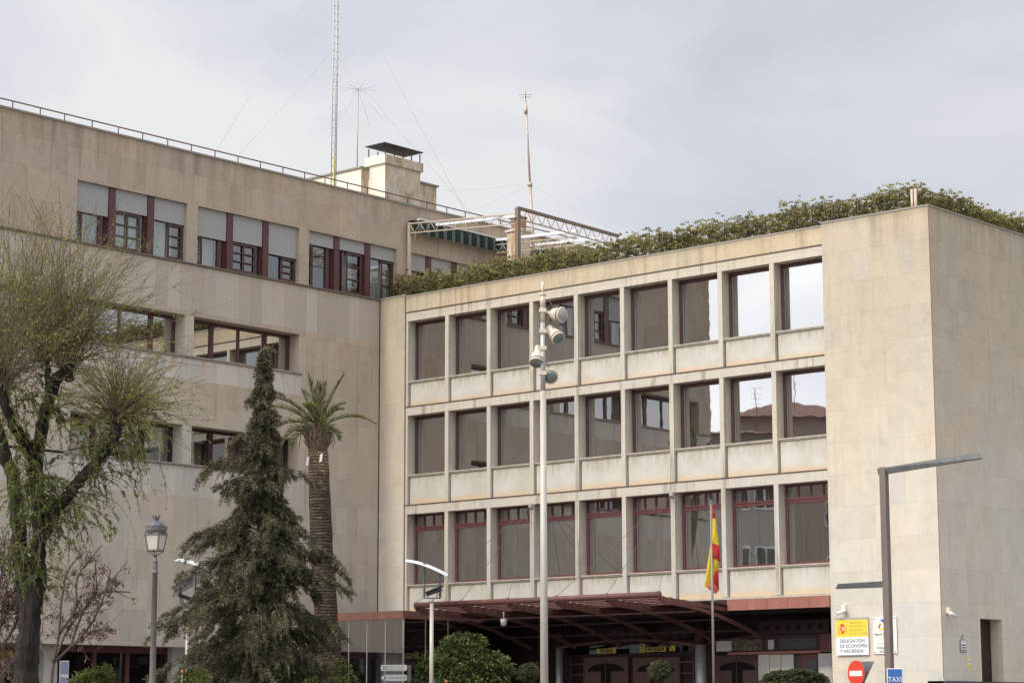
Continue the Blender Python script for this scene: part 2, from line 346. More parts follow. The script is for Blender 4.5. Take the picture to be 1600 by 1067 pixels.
def npmesh(name, V, F, mat, parent, tri=False):     # V (n,3), F (m,k)
    me = bpy.data.meshes.new(name); k = F.shape[1]
    me.vertices.add(len(V)); me.vertices.foreach_set('co', V.astype(np.float32).ravel())
    me.loops.add(F.size); me.loops.foreach_set('vertex_index', F.astype(np.int32).ravel())
    me.polygons.add(len(F)); me.polygons.foreach_set('loop_start', np.arange(0, F.size, k, dtype=np.int32)); me.polygons.foreach_set('loop_total', np.full(len(F), k, dtype=np.int32))
    me.update(calc_edges=True); me.validate(); me.materials.append(M[mat])
    o = bpy.data.objects.new(name, me); COL.objects.link(o)
    if parent is not None: o.parent = parent; o.matrix_parent_inverse = Matrix.Translation(-parent.location) if not parent.parent else Matrix()
    return o
def nrm(a): return a/np.maximum(np.linalg.norm(a, axis=-1, keepdims=True), 1e-9)
def leaves(name, C, Dr, L, W, mat, parent, fold=.15):
    """one bent diamond per leaf: C base points, Dr directions, L lengths, W widths"""
    n = len(C); C = np.asarray(C); Dr = nrm(np.asarray(Dr)); L = np.broadcast_to(L, n)[:, None]; W = np.broadcast_to(W, n)[:, None]
    s = nrm(np.cross(Dr, nrm(RNG.normal(size=(n, 3))))); up = np.cross(s, Dr)
    V = np.empty((n, 4, 3)); V[:, 0] = C; V[:, 1] = C+Dr*L*.5+s*W*.5+up*L*fold*.3; V[:, 2] = C+Dr*L-up*L*fold*.3; V[:, 3] = C+Dr*L*.5-s*W*.5+up*L*fold*.3
    return npmesh(name, V.reshape(-1, 3), np.arange(n*4).reshape(n, 4), mat, parent)
def twigs(name, polys, rads, mat, parent, n=3):
    """polys (m,k,3) polylines, rads (m,k)"""
    P = np.asarray(polys); m, k, _ = P.shape; R = np.asarray(rads)
    d = nrm(np.gradient(P, axis=1)); ref = nrm(RNG.normal(size=(m, 1, 3))); a = nrm(np.cross(d, ref)); b = np.cross(d, a)
    V = np.stack([P+(a*math.cos(2*math.pi*j/n)+b*math.sin(2*math.pi*j/n))*R[..., None] for j in range(n)], 2)  # m,k,n,3
    idx = np.arange(m*k*n).reshape(m, k, n); j2 = np.roll(idx, -1, 2)
    F = np.stack([idx[:, :-1], j2[:, :-1], j2[:, 1:], idx[:, 1:]], -1).reshape(-1, 4)
    return npmesh(name, V.reshape(-1, 3), F, mat, parent)
_font = {}
def text(s, name, mat, parent, origin, right, up, size, align='LEFT', ext=.002, stretch=1., bold=0.):
    cu = bpy.data.curves.new(name, 'FONT'); cu.body = s; cu.size = size; cu.align_x = align; cu.extrude = ext; cu.resolution_u = 3; cu.offset = bold
    o = bpy.data.objects.new(name+'_tmp', cu); COL.objects.link(o); bpy.context.view_layer.update()
    me = bpy.data.meshes.new_from_object(o.evaluated_get(bpy.context.evaluated_depsgraph_get())); bpy.data.objects.remove(o)
    r = Vector(right).normalized(); u = Vector(up).normalized(); n = r.cross(u); Og = Vector(origin)
    Mx = Matrix(((r.x*stretch, u.x, n.x, Og.x), (r.y*stretch, u.y, n.y, Og.y), (r.z*stretch, u.z, n.z, Og.z), (0, 0, 0, 1)))
    me.transform(Mx); me.materials.clear(); me.materials.append(M[mat])
    q = bpy.data.objects.new(name, me); COL.objects.link(q)
    if parent is not None: q.parent = parent; q.matrix_parent_inverse = Matrix.Translation(-parent.location) if parent.type == 'EMPTY' else Matrix()
    return q

# ------------------------------------------------------------------ ground
g = MB(); N = 48; L = [-1500, -700, -300, -150]+[i*10-110 for i in range(27)]+[200, 300, 700, 1500]
for i in range(len(L)-1):
    for j in range(len(L)-1):
        q = [(L[i], L[j]), (L[i+1], L[j]), (L[i+1], L[j+1]), (L[i], L[j+1])]; g.face([(a, b, gz(a, b)) for a, b in q])
tag(g.build('paved_ground', 'ground'), None, None, kind='structure')

# ------------------------------------------------------------------ the building
YE = -18.4; AT = 19.4; XT = 21.82
bd = thing('office_building', 'limestone government office block with gridded window bays, blank corner tower and long left wing', 'building', (0, 0, 1))
# left wing wall (plane X=0)
w = MB()
w.box(-.5, 0, YE, 12, 17.66, AT-.06)
for a, b in ((YE, -13.14), (-8.77, -8.33), (-3.87, -3.41), (.82, 1.3), (5.1, 5.6), (9.6, 12)): w.box(-.5, 0, a, b, 15.76, 17.66)
w.box(-.5, 0, YE, .0, 14.05, 14.2)
for a, b in ((YE, -17.6), (-13.75, -13.14), (-3.8, .0)): w.box(-.5, 0, a, b, 12.76, 14.05)
w.box(-.5, 0, -3.7, 0, 12.0, 12.76); w.box(-.5, 0, YE, 0, 10.55, 12.0)
for a, b in ((YE, -13.14), (-3.8, 0)): w.box(-.5, 0, a, b, 9.32, 10.55)
w.box(-.5, 0, YE, 0, 3.62, 8.3); w.box(-.5, 0, -3.7, 0, 8.3, 9.32)
w.box(-14, -.5, YE, YE+.5, 1, AT-.06)
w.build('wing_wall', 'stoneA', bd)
for z0, z1 in ((12.76, 14.05), (9.32, 10.55)): MB().box(-.5, -.002, -8.76, -8.39, z0, z1).build('window_pillar', 'side_stone', bd)
for a, b, z0, z1 in ((YE, 0, 14.2, 15.68), (YE, -3.7, 12.0, 12.68), (YE, -3.7, 8.3, 9.24)):
    box('wing_wall', 'ledgeTop' if z0 > 14 else 'ledgeA', bd, -.5, 0, a, b, z0, z1)
for a, b, z in ((YE, 0, 15.68), (-17.6, -3.68, 12.68), (-13.3, -3.68, 9.24)):
    MB().box(-.5, .045, a, b, z+.035, z+.08).box(-.5, .02, a, b, z, z+.033).build('window_ledge', 'sill' if z < 15 else 'sillbrown', bd)
MB().box(-.5, .03, YE-.03, 12, AT-.06, AT).build('wing_coping', 'cap', bd)
MB().box(-14, -2.6, YE+.5, 14, 1, AT-.3).build('wing_core', 'room', bd)
MB().box(-2.6, -.5, YE+.5, 12, AT-.4, AT-.3).box(-2.6, -.5, YE+.5, 12, 14.7, 15.5).box(-2.6, -.5, YE+.5, .0, 11.4, 12.4).box(-2.6, -.5, YE+.5, 0, 3.9, 9.0).build('floor_slab', 'room', bd)
# expansion joint down the inner corner
MB().box(0, .03, -.03, 0, 5.0, 15.7).build('corner_joint', 'flash', bd)

def curtain(y0, y1, z0, z1, x, par, mat='curtain', amp=.03, freq=26):
    m = MB(); n = max(6, int((y1-y0)*24)); ph = random.random()*6
    pts = [(x+amp*math.sin(freq*(y0+(y1-y0)*i/n)+ph)+amp*.5*math.sin(freq*.43*(y0+(y1-y0)*i/n)), y0+(y1-y0)*i/n) for i in range(n+1)]
    for i in range(n): m.face([(pts[i][0], pts[i][1], z0), (pts[i+1][0], pts[i+1][1], z0), (pts[i+1][0], pts[i+1][1], z1), (pts[i][0], pts[i][1], z1)])
    return m.build('curtain', mat, par)
# top row: three bays a group, red piers between
def top_bay(y0, y1, shut, kind, cur):
    X = -.22; z0, z1 = 15.76, 17.66; m = MB()
    m.box(X-.04, X+.03, y0, y0+.05, z0, z1).box(X-.04, X+.03, y1-.05, y1, z0, z1).box(X-.039, X+.029, y0+.05, y1-.05, z0, z0+.06).box(X-.039, X+.029, y0+.05, y1-.05, z1-.06, z1)
    zs = shut; w = y1-y0
    def cas(a, b, nx, nz):       # casement with glazing bars, proud of the fixed frame
        top = zs-.02
        m.box(X+.032, X+.07, a, a+.06, z0+.062, top).box(X+.032, X+.07, b-.06, b, z0+.062, top)
        m.box(X+.031, X+.069, a+.06, b-.06, z0+.062, z0+.12).box(X+.031, X+.069, a+.06, b-.06, top-.07, top)
        for i in range(1, nx): q = a+(b-a)*i/nx; m.box(X+.033, X+.066, q-.03, q+.03, z0+.121, top-.071)
        for k in range(1, nz):
            zz = z0+.1+(top-z0-.15)*k/nz; e = [a+.06]+[a+(b-a)*i/nx for i in range(1, nx)]+[b-.06]
            for i in range(len(e)-1): m.box(X+.034, X+.064, e[i]+.031, e[i+1]-.031, zz-.02, zz+.02)
    if kind == 'L': cas(y0+.02, y0+w*.26, 1, 3); m.box(X-.035, X+.05, y1-.3, y1-.16, z0+.061, zs)
    elif kind == 'C': cas(y0+.03, y1-.22, 2, 3)
    elif kind == 'R': cas(y1-w*.5, y1-.05, 1, 3)
    elif kind == 'W': cas(y0+w*.33, y1-.1, 1, 3); m.box(X-.035, X+.05, y0+.2, y0+.26, z0+.061, zs)
    wd = m.build('window', 'red', bd)
    MB().box(X-.012, X-.006, y0+.05, y1-.05, z0+.06, z1-.06).build('glass', 'glassA', wd)
    MB().box(X+.075, X+.11, y0+.01, y1-.01, shut, z1-.002).build('roller_shutter', 'shutter', wd)
    for a, b in cur: curtain(y0+w*a, y0+w*b, z0, z1-.1, X-.25, wd)
def top_group(y0, y1, spec):
    n = 3; pw = .25; w = (y1-y0-pw*(n-1))/n
    for i in range(n):
        a = y0+i*(w+pw); top_bay(a, a+w, *spec[i])
        if i < n-1: MB().box(-.3, -.07, a+w, a+w+pw, 15.76, 17.66).build('window_pier', 'red', bd)
top_group(-13.14, -8.77, [(16.72, 'L', [(.3, 1)]), (17.0, 'C', [(0, .95)]), (16.95, 'R', [(0, .8)])])
top_group(-8.33, -3.87, [(16.72, 'L', [(.25, .8)]), (16.78, 'C', []), (16.6, 'R', [])])
top_group(-3.41, .82, [(17.22, 'L', []), (17.25, 'W', [(.3, .8)]), (17.2, 'R', [(0, 1)])])
top_group(1.3, 5.1, [(17.05, 'L', []), (17.0, 'C', [(0, 1)]), (17.1, 'R', [])])
top_group(5.6, 9.6, [(16.9, 'L', []), (17.0, 'C', []), (17.1, 'R', [])])
# rows two and three
def strip_window(y0, y1, z0, z1, bars, thick, mat, extra=None):
    X = -.5; m = MB(); m.box(X-.03, X+.04, y0, y0+.07, z0, z1).box(X-.03, X+.04, y1-.1, y1, z0, z1).box(X-.029, X+.039, y0+.07, y1-.1, z0, z0+.05).box(X-.029, X+.039, y0+.07, y1-.1, z1-.1, z1)
    for b, t in zip(bars, thick): m.box(X-.028, X+.038, b-t/2, b+t/2, z0+.051, z1-.101)
    wd = m.build('window', 'reddark' if extra else 'red', bd)
    MB().box(X-.012, X-.004, y0+.05, y1-.05, z0+.04, z1-.05).build('glass', mat, wd)
    if extra: extra(wd)
    return wd
strip_window(-8.39, -3.83, 12.76, 14.05, (-7.24, -6.08, -4.92), (.17, .08, .17), 'glassA2')
strip_window(-13.14, -8.78, 12.76, 14.05, (-12.1, -11.0, -9.75), (.17, .08, .17), 'glassA2')
strip_window(-17.6, -13.77, 12.76, 14.05, (-16.6, -15.7, -14.6), (.17, .08, .17), 'glassA2')
def ex1(wd):
    MB().box(-.66, -.62, -7.25, -5.0, 9.34, 10.5).build('inner_panel', 'purple', wd); MB().box(-.62, -.6, -8.3, -7.35, 10.1, 10.52).build('blind', 'blind', wd)
def ex2(wd):
    MB().box(-.62, -.6, -11.0, -9.0, 9.7, 10.52).build('blind', 'blind', wd)
strip_window(-8.39, -3.83, 9.32, 10.55, (-7.2, -5.6, -4.9), (.2, .09, .17), 'glassA', ex1)
strip_window(-13.14, -8.78, 9.32, 10.55, (-11.9, -10.0), (.17, .2), 'glassA', ex2)
# ground floor of the wing
m = MB()
for a, b in ((-13.44, -12.95), (-8.56, -7.0), (YE+.5, -17.2)): box('stone_pier', 'side_stone', bd, -.9, -.5, a, b, 1, 3.62)
m = MB().box(-.82, -.72, -12.95, -8.56, 3.42, 3.62).box(-.82, -.72, -17.2, -13.44, 3.42, 3.62).box(-.82, -.72, -7.0, 0, 3.42, 3.62)
for a in (-12.9, -11.48, -10.2, -9.15, -8.62, -16.9, -15.4, -14.2, -5.5, -4): m.box(-.81, -.70, a, a+.13, 1, 3.42)
for a in (1.9, 2.6): m.box(-.8, -.75, -9.02, -8.62, a, a+.04)
sf = m.build('shopfront_frame', 'redbrt', bd); MB().box(-.79, -.78, -17.2, 0, 1, 3.42).build('glass', 'glassD', sf)
box('soffit', 'cap', bd, -1.2, -.502, YE+.5, 0, 3.625, 3.7)

# gridded wing (plane Y=0)
box('corner_pier', 'stoneB', bd, 0.03, 1.2, 0, .55, 4.96, 15.72)
box('parapet_coping', 'cap', bd, 0.0, 1.22, -.015, .5, 15.72, 15.78)
MB().box(1.24, 18.22, .02, .4, 15.16, 15.68).build('parapet', 'stoneR', bd)
box('parapet_coping', 'cap', bd, 1.22, 18.22, .005, .42, 15.68, 15.73)
MB().box(1.2, 1.24, .06, .5, 4.96, 15.72).build('shadow_joint', 'flash', bd)
PITCHX = 1.885; ROWS = [(15.12, 14.83, 12.71, 11.86), (11.85, 11.57, 9.50, 8.51), (8.50, 8.21, 5.79, 4.97)]
XL = [1.24]+[3.06+PITCHX*i for i in range(9)]
XL = [1.24, 3.06, 4.95, 6.82, 8.71, 10.60, 12.50, 14.40, 16.31, 18.22]
for ri, (zt, zb, zs, ze) in enumerate(ROWS):
    MB().box(1.24, 18.2, .03, .5, zb, zt).build('lintel_band', 'frameW', bd)
    MB().box(1.24, 18.2, .012, .3, zt+.001, zt+.035).build('flashing', 'flash', bd)
    for i in range(9):
        x0 = XL[i]; x1 = XL[i+1]; mw = .09 if i == 0 else .16
        pil = MB().box(x0, x0+mw, .035, .22, ze, zb).box(x0+.01, x0+mw-.012, .22, .5, zs, zb)
        pil.build('mullion', 'frameW', bd)
        # light metal edge strip along the reveal
        MB().box(x0+mw-.012, x0+mw+.012, .30, .33, zs+.06, zb).build('reveal_trim', 'galv', bd)
        MB().box(x0+mw+.05, x1, .13, .3, ze+.002, zs-.02).build('spandrel_panel', 'span', bd)
        MB().box(x0+mw, x0+mw+.05, .19, .3, ze+.001, zs-.02).build('joint_strip', 'sill', bd)
        MB().box(x0+mw, x1, .06, .5, zs+.015, zs+.05).box(x0+mw, x1, .085, .5, zs-.02, zs+.012).build('sill', 'sillB', bd)
        a, b = x0+mw, x1; Y = .45; zz = zs+.05
        fr = MB()
        if ri < 2:
            fr.box(a, a+.05, Y-.04, Y+.03, zz, zb).box(b-.05, b, Y-.04, Y+.03, zz, zb).box(a+.05, b-.05, Y-.039, Y+.029, zz, zz+.06).box(a+.05, b-.05, Y-.05, Y+.03, zb-.11, zb)
        else:
            fr.box(a, a+.07, Y-.04, Y+.03, zz, zb).box(b-.07, b, Y-.04, Y+.03, zz, zb).box(a+.07, b-.07, Y-.039, Y+.029, zz, zz+.08).box(a+.07, b-.07, Y-.05, Y+.03, zb-.06, zb)
            zt2 = zb-.46; fr.box(a+.07, b-.07, Y-.06, Y+.03, zt2, zt2+.05).box(a+.07, b-.07, Y-.042, Y+.03, zt2-.09, zt2-.02)
            for k in (1, 2, 3): q = a+(b-a)*k/4; fr.box(q-.025, q+.025, Y-.037, Y+.028, zt2+.051, zb-.061)
        wd = fr.build('window', 'redbrt' if ri == 2 else 'red', bd)
        # blank slot of dark bar for the upper header
        MB().box(a+.02, b-.02, Y+.0, Y+.008, zz+.02, zb-.05).build('glass', 'glassB' if ri < 2 else 'glassB3', wd)
MB().box(1.24, 18.2, .05, .4, 4.90, 4.965).build('base_ledge', 'sillB', bd)
MB().box(0, 21.3, .52, 13, 4.6, 15.0).build('wing_core', 'dark', bd)
MB().box(0, XT-.5, .42, 13.9, 15.0, 15.05).build('terrace_floor', 'cap', bd)
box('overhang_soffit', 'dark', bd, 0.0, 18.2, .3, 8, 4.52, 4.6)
# fascias under the overhang
m = MB()
xs = [14.58, 15.3, 16.02, 16.76, 17.5, 18.2]
for i in range(5): m.box(xs[i]+.006, xs[i+1]-.006, -.02, .1, 4.57, 4.89)
m.build('red_fascia', 'fascia', bd)
MB().box(4.3, 14.57, .02, .2, 4.50, 4.90).build('red_fascia', 'reddark', bd)

# corner tower
m = MB()
m.box(18.22, XT, 0, .5, .9, 15.76)
m.box(XT-.5, XT, .5, 2.1, 2.44, 15.76).box(XT-.5, XT, 2.1, 3.34, 4.2, 15.76).box(XT-.5, XT, 3.34, 18, 2.44, 15.76)
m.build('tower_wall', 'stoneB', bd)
MB().box(18.2, XT+.02, -.02, .45, 15.76, 15.81).box(XT-.45, XT+.02, .45, 18, 15.76, 15.81).build('parapet_coping', 'cap', bd)
MB().box(XT-.5, XT+.08, .0, 18, .9, 2.44).build('plinth', 'granite', bd)
MB().box(XT-.42, XT-.38, 2.1, 3.34, 2.44, 4.2).build('side_door', 'reddark', bd)
MB().box(18.3, XT-.5, .5, 18, .9, 4.6).build('wing_core', 'dark', bd)
MB().box(XT-.003, XT+.012, -.012, .003, 2.5, 15.75).build('corner_trim', 'fascia', bd)

# entrance recess
EY = 3.0
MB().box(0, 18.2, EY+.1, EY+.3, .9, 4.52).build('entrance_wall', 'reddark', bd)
def rc(x0, y0, x1, y1, Y):
    a = onY(x0, (y0+y1)/2, Y); b = onY(x1, (y0+y1)/2, Y); c = onY((x0+x1)/2, y0, Y); d = onY((x0+x1)/2, y1, Y); return a.x, b.x, d.z, c.z
# transom glass band and header
a, b, z0, z1 = rc(885, 1006, 1083, 1020, EY)
MB().box(a, b, EY+.04, EY+.08, z0, z1).build('transom_glass', 'glassD', bd)
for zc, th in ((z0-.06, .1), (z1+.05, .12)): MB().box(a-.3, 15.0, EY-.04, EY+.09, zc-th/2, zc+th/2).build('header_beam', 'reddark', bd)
def door(xa, xb, top, Y):
    x0 = onY(xa, 1040, Y).x; x1 = onY(xb, 1040, Y).x; zt = onY((xa+xb)/2, top, Y).z; c = (x0+x1)/2
    d = MB().box(x0, c-.012, Y, Y+.08, 1, zt).box(c+.012, x1, Y, Y+.08, 1, zt).build('door', 'door', bd)
    za = onY(c, 0, Y).z; za = zt-.46; r = (x1-x0)*.42
    arc = [(c+r*math.cos(t), Y-.012, za+.26*math.sin(t)) for t in [math.pi*k/16 for k in range(17)]]
    MB().prism(arc, (0, .01, 0)).build('fanlight', 'dark', d)
    MB().box(c-.21, c+.21, Y-.011, Y-.003, 1.1, za-.002).build('glass', 'dark', d)
    h = MB()
    for k in range(9): h.box(c-.2, c+.2, Y-.02, Y-.013, 1.2+k*.14, 1.22+k*.14)
    h.box(c-.012, c+.012, Y-.03, Y-.021, 1.1, za+.26); h.build('glazing_bar', 'door', d)
door(913, 981, 1026, EY); door(989, 1060, 1026, EY); door(1118, 1186, 1023, EY-.2)
for xa, xb in ((893, 912), (1063, 1083)):
    x0 = onY(xa, 1040, EY).x; x1 = onY(xb, 1040, EY).x; m = MB()
    for zz in (1.4, 1.75, 2.1, 2.45, 2.8, 3.15): m.box(x0, x1, EY-.02, EY+.04, zz, zz+.05)
    m.box(x0-.04, x0, EY-.021, EY+.05, 1, 3.35).box(x1, x1+.04, EY-.021, EY+.05, 1, 3.35); m.build('sidelight', 'door', bd)
# columns and the pierced beam above them
for xa, xb, yt in ((868, 880, 1012), (1085, 1105, 1007)):
    Y = 2.0 if xa > 1000 else 2.4; p0 = onY(xa, 1040, Y); p1 = onY(xb, 1040, Y); zt = onY(xa, yt, Y).z; cx = (p0.x+p1.x)/2; r = (p1-p0).length*.36
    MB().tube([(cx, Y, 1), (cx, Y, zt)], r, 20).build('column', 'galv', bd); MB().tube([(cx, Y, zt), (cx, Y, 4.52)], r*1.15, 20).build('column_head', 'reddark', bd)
def holed(xa, xb, yc, Y, step, mat, hm):
    p = onY(xa, yc, Y); q = onY(xb, yc, Y); MB().box(p.x-.3, q.x+.3, Y, Y+.05, p.z-.2, p.z+.2).build('pierced_beam', mat, bd)
    n = max(1, round((xb-xa)/step))
    for i in range(n+1):
        c = onY(xa+(xb-xa)*i/n, yc, Y); m = MB(); m.face([(c.x+.1*math.cos(t), Y-.004, p.z+.115*math.sin(t)) for t in [2*math.pi*k/14 for k in range(14)]]); m.build('beam_opening', hm, bd)
holed(1198, 1282, 980, 1.9, 16.5, 'reddark', 'dark'); holed(960, 1000, 989, 2.6, 13.5, 'reddark', 'room'); holed(1040, 1068, 988, 2.6, 13, 'reddark', 'room')
# shallow arched header beams
m = MB()
for pl in (((870, 1012), (905, 1006.5), (945, 1001.5), (990, 999.5), (1035, 1001), (1085, 1006.5)), ((1085, 1007), (1120, 1002), (1160, 996), (1200, 992), (1240, 990), (1285, 989))):
    P_ = [onY(x, y, 2.15) for x, y in pl]
    for i in range(len(P_)-1): m.bar(P_[i], P_[i+1], .06, .07)
m.build('arched_header', 'canopy', bd)
# right hand side bay
Y = 1.9
def rp(name, mat, x0, y0, x1, y1, Y=Y, th=.05):
    a, b, c, d = rc(x0, y0, x1, y1, Y); 
    if y1 >= 1067: c = 1
    return MB().box(a, b, Y, Y+th, c, d).build(name, mat, bd)
rp('stone_panel', 'side_stone', 1185, 1022, 1202, 1070); rp('stone_panel', 'side_stone', 1203, 1022, 1220, 1070, Y+.002); rp('stone_panel', 'side_stone', 1221, 1022, 1240, 1070)
rp('stone_panel', 'side_stone', 1279, 1020, 1300, 1070)
rp('recess', 'room', 1240, 1022, 1254, 1070, Y+.1)
fr = rp('red_doorframe', 'redbrt', 1253, 1021, 1281, 1070, Y+.05); q = rp('door_glass', 'blueglass', 1261, 1029, 1281, 1070, Y+.03); q.parent = fr
rp('header_beam', 'fascia', 1137, 1017, 1281, 1021, Y-.05); rp('window_band', 'reddark', 1190, 992, 1281, 1016, Y+.02); q = rp('window_band', 'blind', 1200, 999, 1209, 1014, Y+.01); q = rp('window_band', 'room', 1218, 996, 1276, 1013, Y+.0)
rp('red_box', 'redbrt', 1281, 989, 1302, 1018, Y-.1, .1); rp('mosaic_panel', 'mosaic', 1143, 998, 1190, 1016, Y+.0); rp('stone_panel', 'side_stone', 1119, 1001, 1143, 1017, Y)

# glass vestibule
VX, VY, VZ = 4.3, -3.2, 4.79
MB().box(0.01, VX, VY, VY+.12, 4.54, VZ).box(VX-.12, VX, VY+.12, .0, 4.54, VZ-.001).build('vestibule_fascia', 'fasciadull', bd)
MB().box(0.01, VX-.1, VY+.1, .0, 4.6, 4.7).build('vestibule_roof', 'granite', bd)
vf = MB(); xs = [onY(x, 1000, VY).x for x in (514, 543, 571.3, 600, 631.4)]
for x in xs[:-1]: vf.box(x-.012, x+.012, VY+.05, VY+.09, 1, 4.54)
vf.box(VX-.05, VX-.01, VY+.04, VY+.08, 1, 4.54)
for k in (1, 2): vf.box(VX-.05, VX-.02, VY+k*1.05, VY+k*1.05+.03, 1, 4.54)
vfo = vf.build('vestibule_frame', 'galv', bd)
MB().box(0.02, VX-.05, VY+.062, VY+.07, 1, 4.54).box(VX-.035, VX-.027, VY+.09, 0, 1, 4.54).build('glass', 'glassV', vfo)

# rooftop block and chimney on the wing
PX = -6.0
MB().box(-12, -5.99, 4.95, 9.2, AT-.4, 22.33).build('rooftop_block', 'plaster', bd)
MB().box(-5.99, -5.985, 4.97, 9.19, AT-.4, 22.32).build('block_side', 'plasterR', bd)
MB().box(-12.05, -5.92, 4.88, 9.28, 22.33, 22.40).build('block_coping', 'cap', bd)
ch = MB().box(-5.98, -5.07, 5.34, 7.3, AT-.3, 22.45).build('chimney', 'plaster', bd)
MB().box(-5.07, -5.065, 5.345, 7.295, AT-.3, 22.449).build('chimney_side', 'plasterR', ch)
MB().box(-6.1, -5.0, 5.25, 7.4, 22.45, 22.80).build('chimney_cap', 'plaster', ch)
MB().box(-5.0, -4.995, 5.26, 7.39, 22.455, 22.795).build('chimney_side', 'plasterR', ch)
m = MB()
zc = onX(601, 222, -4.85).z-.03
for yy in (5.35, 5.85, 6.33, 6.8, 7.28):
    for xx in (-5.08, -5.98): m.bar((xx, yy, 22.8), (xx, yy, zc-.02), .035)
m.build('cowl_post', 'railm', ch)
cn_ = onX(601, 222, -4.85); cl_ = onY(571, 231.5, cn_.y); cr2 = onX(661.4, 240.5, -4.85); zc2 = cn_.z; ax0 = cl_.x; ay1 = cr2.y
m = MB(); m.box(ax0, -4.85, cn_.y, ay1, zc2-.035, zc2); A = [(ax0, cn_.y, zc2+.001), (-4.85, cn_.y, zc2+.001), (-4.85, ay1, zc2+.001), (ax0, ay1, zc2+.001)]; mxx = (ax0-4.85)/2; ap = [(mxx, cn_.y+.7, zc2+.1), (mxx, ay1-.7, zc2+.1)]
m.face([A[0], A[1], ap[0]]); m.face([A[1], A[2], ap[1], ap[0]]); m.face([A[2], A[3], ap[1]]); m.face([A[3], A[0], ap[0], ap[1]])
m.build('chimney_cowl', 'steelblk', ch)
# small terrace block and vent chimney
p = onX(883, 387, .0)
# ------------------------------------------------------------------ roof railing
rl = thing('roof_railing', 'thin brown metal railing running along the top edge of the left wing roof', 'railing', (-.1, -3, AT))
rz = AT+.25
MB().tube([(-.12, YE, rz), (-.12, 12, rz)], .022, 6).build('rail', 'railm', rl)
px = [20, 63, 101, 144, 185, 223, 262, 299, 336, 372, 407, 442, 476, 508, 543, 574, 605, 637, 667, 698, 727, 757, 782, 808, 834]
yy = [onX(x, 160+x*.235, -.12).y for x in px]
for y in [-17.6]+yy: MB().tube([(-.12, y, AT), (-.12, y, rz)], .018, 6).build('post', 'railm', rl)

# ------------------------------------------------------------------ lattice mast, antennas and stays
def lattice(base, top, w, name, label):
    b, t = Vector(base), Vector(top); th = thing(name, label, 'mast', b); m = MB(); c = [Vector((w/2, -w/3, 0)), Vector((-w/2, -w/3, 0)), Vector((0, w*.6, 0))]
    for k in c: m.tube([b+k, t+k], .017, 5)
    m.build('upright', 'galv', th); m = MB(); n = int((t-b).length/.28)
    for i in range(n):
        p = b.lerp(t, i/n); q = b.lerp(t, (i+1)/n)
        for j in range(3):
            m.tube([p+c[j], q+c[(j+1) % 3]], .007, 3, False); m.tube([p+c[j], p+c[(j+1) % 3]], .007, 3, False)
    m.build('lattice_bracing', 'galv', th); return th
pb = onX(521.5, 288, -3.0); pt = onX(527.2, -60, -3.0); pb.z = AT-.3
lm = lattice(pb, (pb.x, pb.y+.05, pt.z), .17, 'lattice_mast', 'tall thin lattice radio mast rising out of the picture beside the rooftop chimney')
MB().tube([pb+Vector((.1, -.1, 0)), pb+Vector((.1, -.1, 2.4))], .02, 5).build('yellow_cable', 'yellowdull', lm)
def stay(name, label, a, b, r=.0035):
    o = MB().tube([a, a.lerp(b, .5)-Vector((0, 0, (a-b).length*.01)), b], r, 4).build(name, 'galv'); return tag(o, label, 'wire', 'guy wires staying the rooftop masts')
mx, my = pb.x, pb.y
def mz(y): return onX(524, y, -3.0).z
stay('guy_wire', 'guy wire from mast down to the left, lower of the two on that side', Vector((mx, my, mz(75))), onX(370, 245, -3.5))
stay('guy_wire', 'upper guy wire left of the mast, leaving the top of the picture', onX(486, -10, -3.4), onX(340, 232, -3.5))
stay('guy_wire', 'guy wire from mast to right passing just over the chimney', Vector((mx, my, mz(85))), onX(735, 332, -1))
stay('guy_wire', 'upper guy wire right of the mast, leaving the top of the picture', onX(555, 0, -2.8), onX(728, 332, -1))
# umbrella antenna
a0 = onX(558, 262, -8.5); a1 = onX(560, 139, -8.5); an = thing('umbrella_antenna', 'slim rooftop pole with radiating drooping rods at its top, between lattice mast and chimney', 'antenna', (a0.x, a0.y, 22.4))
MB().tube([(a0.x, a0.y, 22.4), (a0.x, a0.y, a1.z)], .03, 6).build('pole', 'galvtan', an); m = MB()
for k in range(8):
    t = k*math.pi/4+.3; d = Vector((math.cos(t), math.sin(t), 0)); top = Vector((a0.x, a0.y, a1.z-.02))
    m.tube([top, top+d*.75+Vector((0, 0, .02))], .007, 3)
    if k % 2 == 0: m.tube([top, top+d*1.1-Vector((0, 0, 1.3))], .005, 3)
m.build('antenna_rod', 'galv', an)
# whip antenna mast
b0 = onX(832.5, 372, 1.5); b1 = onX(821, 148, 1.5); sp = b1-b0
wa = thing('whip_antenna', 'tan pole antenna leaning slightly left behind the terrace pergola', 'antenna', b0-Vector((0, 0, 3.2)))
kk = b0.lerp(b1, .5)
MB().tube([b0-sp*.5, b0, b0.lerp(b1, .37)], .06, 8).build('lower_pole', 'galvtan', wa); MB().tube([b0.lerp(b1, .37), b0.lerp(b1, .95)], .038, 8).build('upper_pole', 'galvtan', wa)
m = MB(); tp = b0.lerp(b1, .95); m.tube([tp, b1+Vector((0, 0, .25))], .015, 5)
for k in range(2):
    d = Vector((math.cos(k*1.6+.6), math.sin(k*1.6+.6), 0))*.25; m.tube([b1-d, b1+d], .012, 4); m.tube([b1-d*.8-Vector((0, 0, .1)), b1+d*.8-Vector((0, 0, .1))], .012, 4)
m.tube([tp-Vector((0, 0, .2)), tp-Vector((0, 0, .45))], .07, 8); m.tube([b0.lerp(b1, .37)-Vector((0, 0, .06)), b0.lerp(b1, .37)+Vector((0, 0, .08))], .085, 8)
m.build('antenna_head', 'galvtan', wa)
j = b0.lerp(b1, .37)
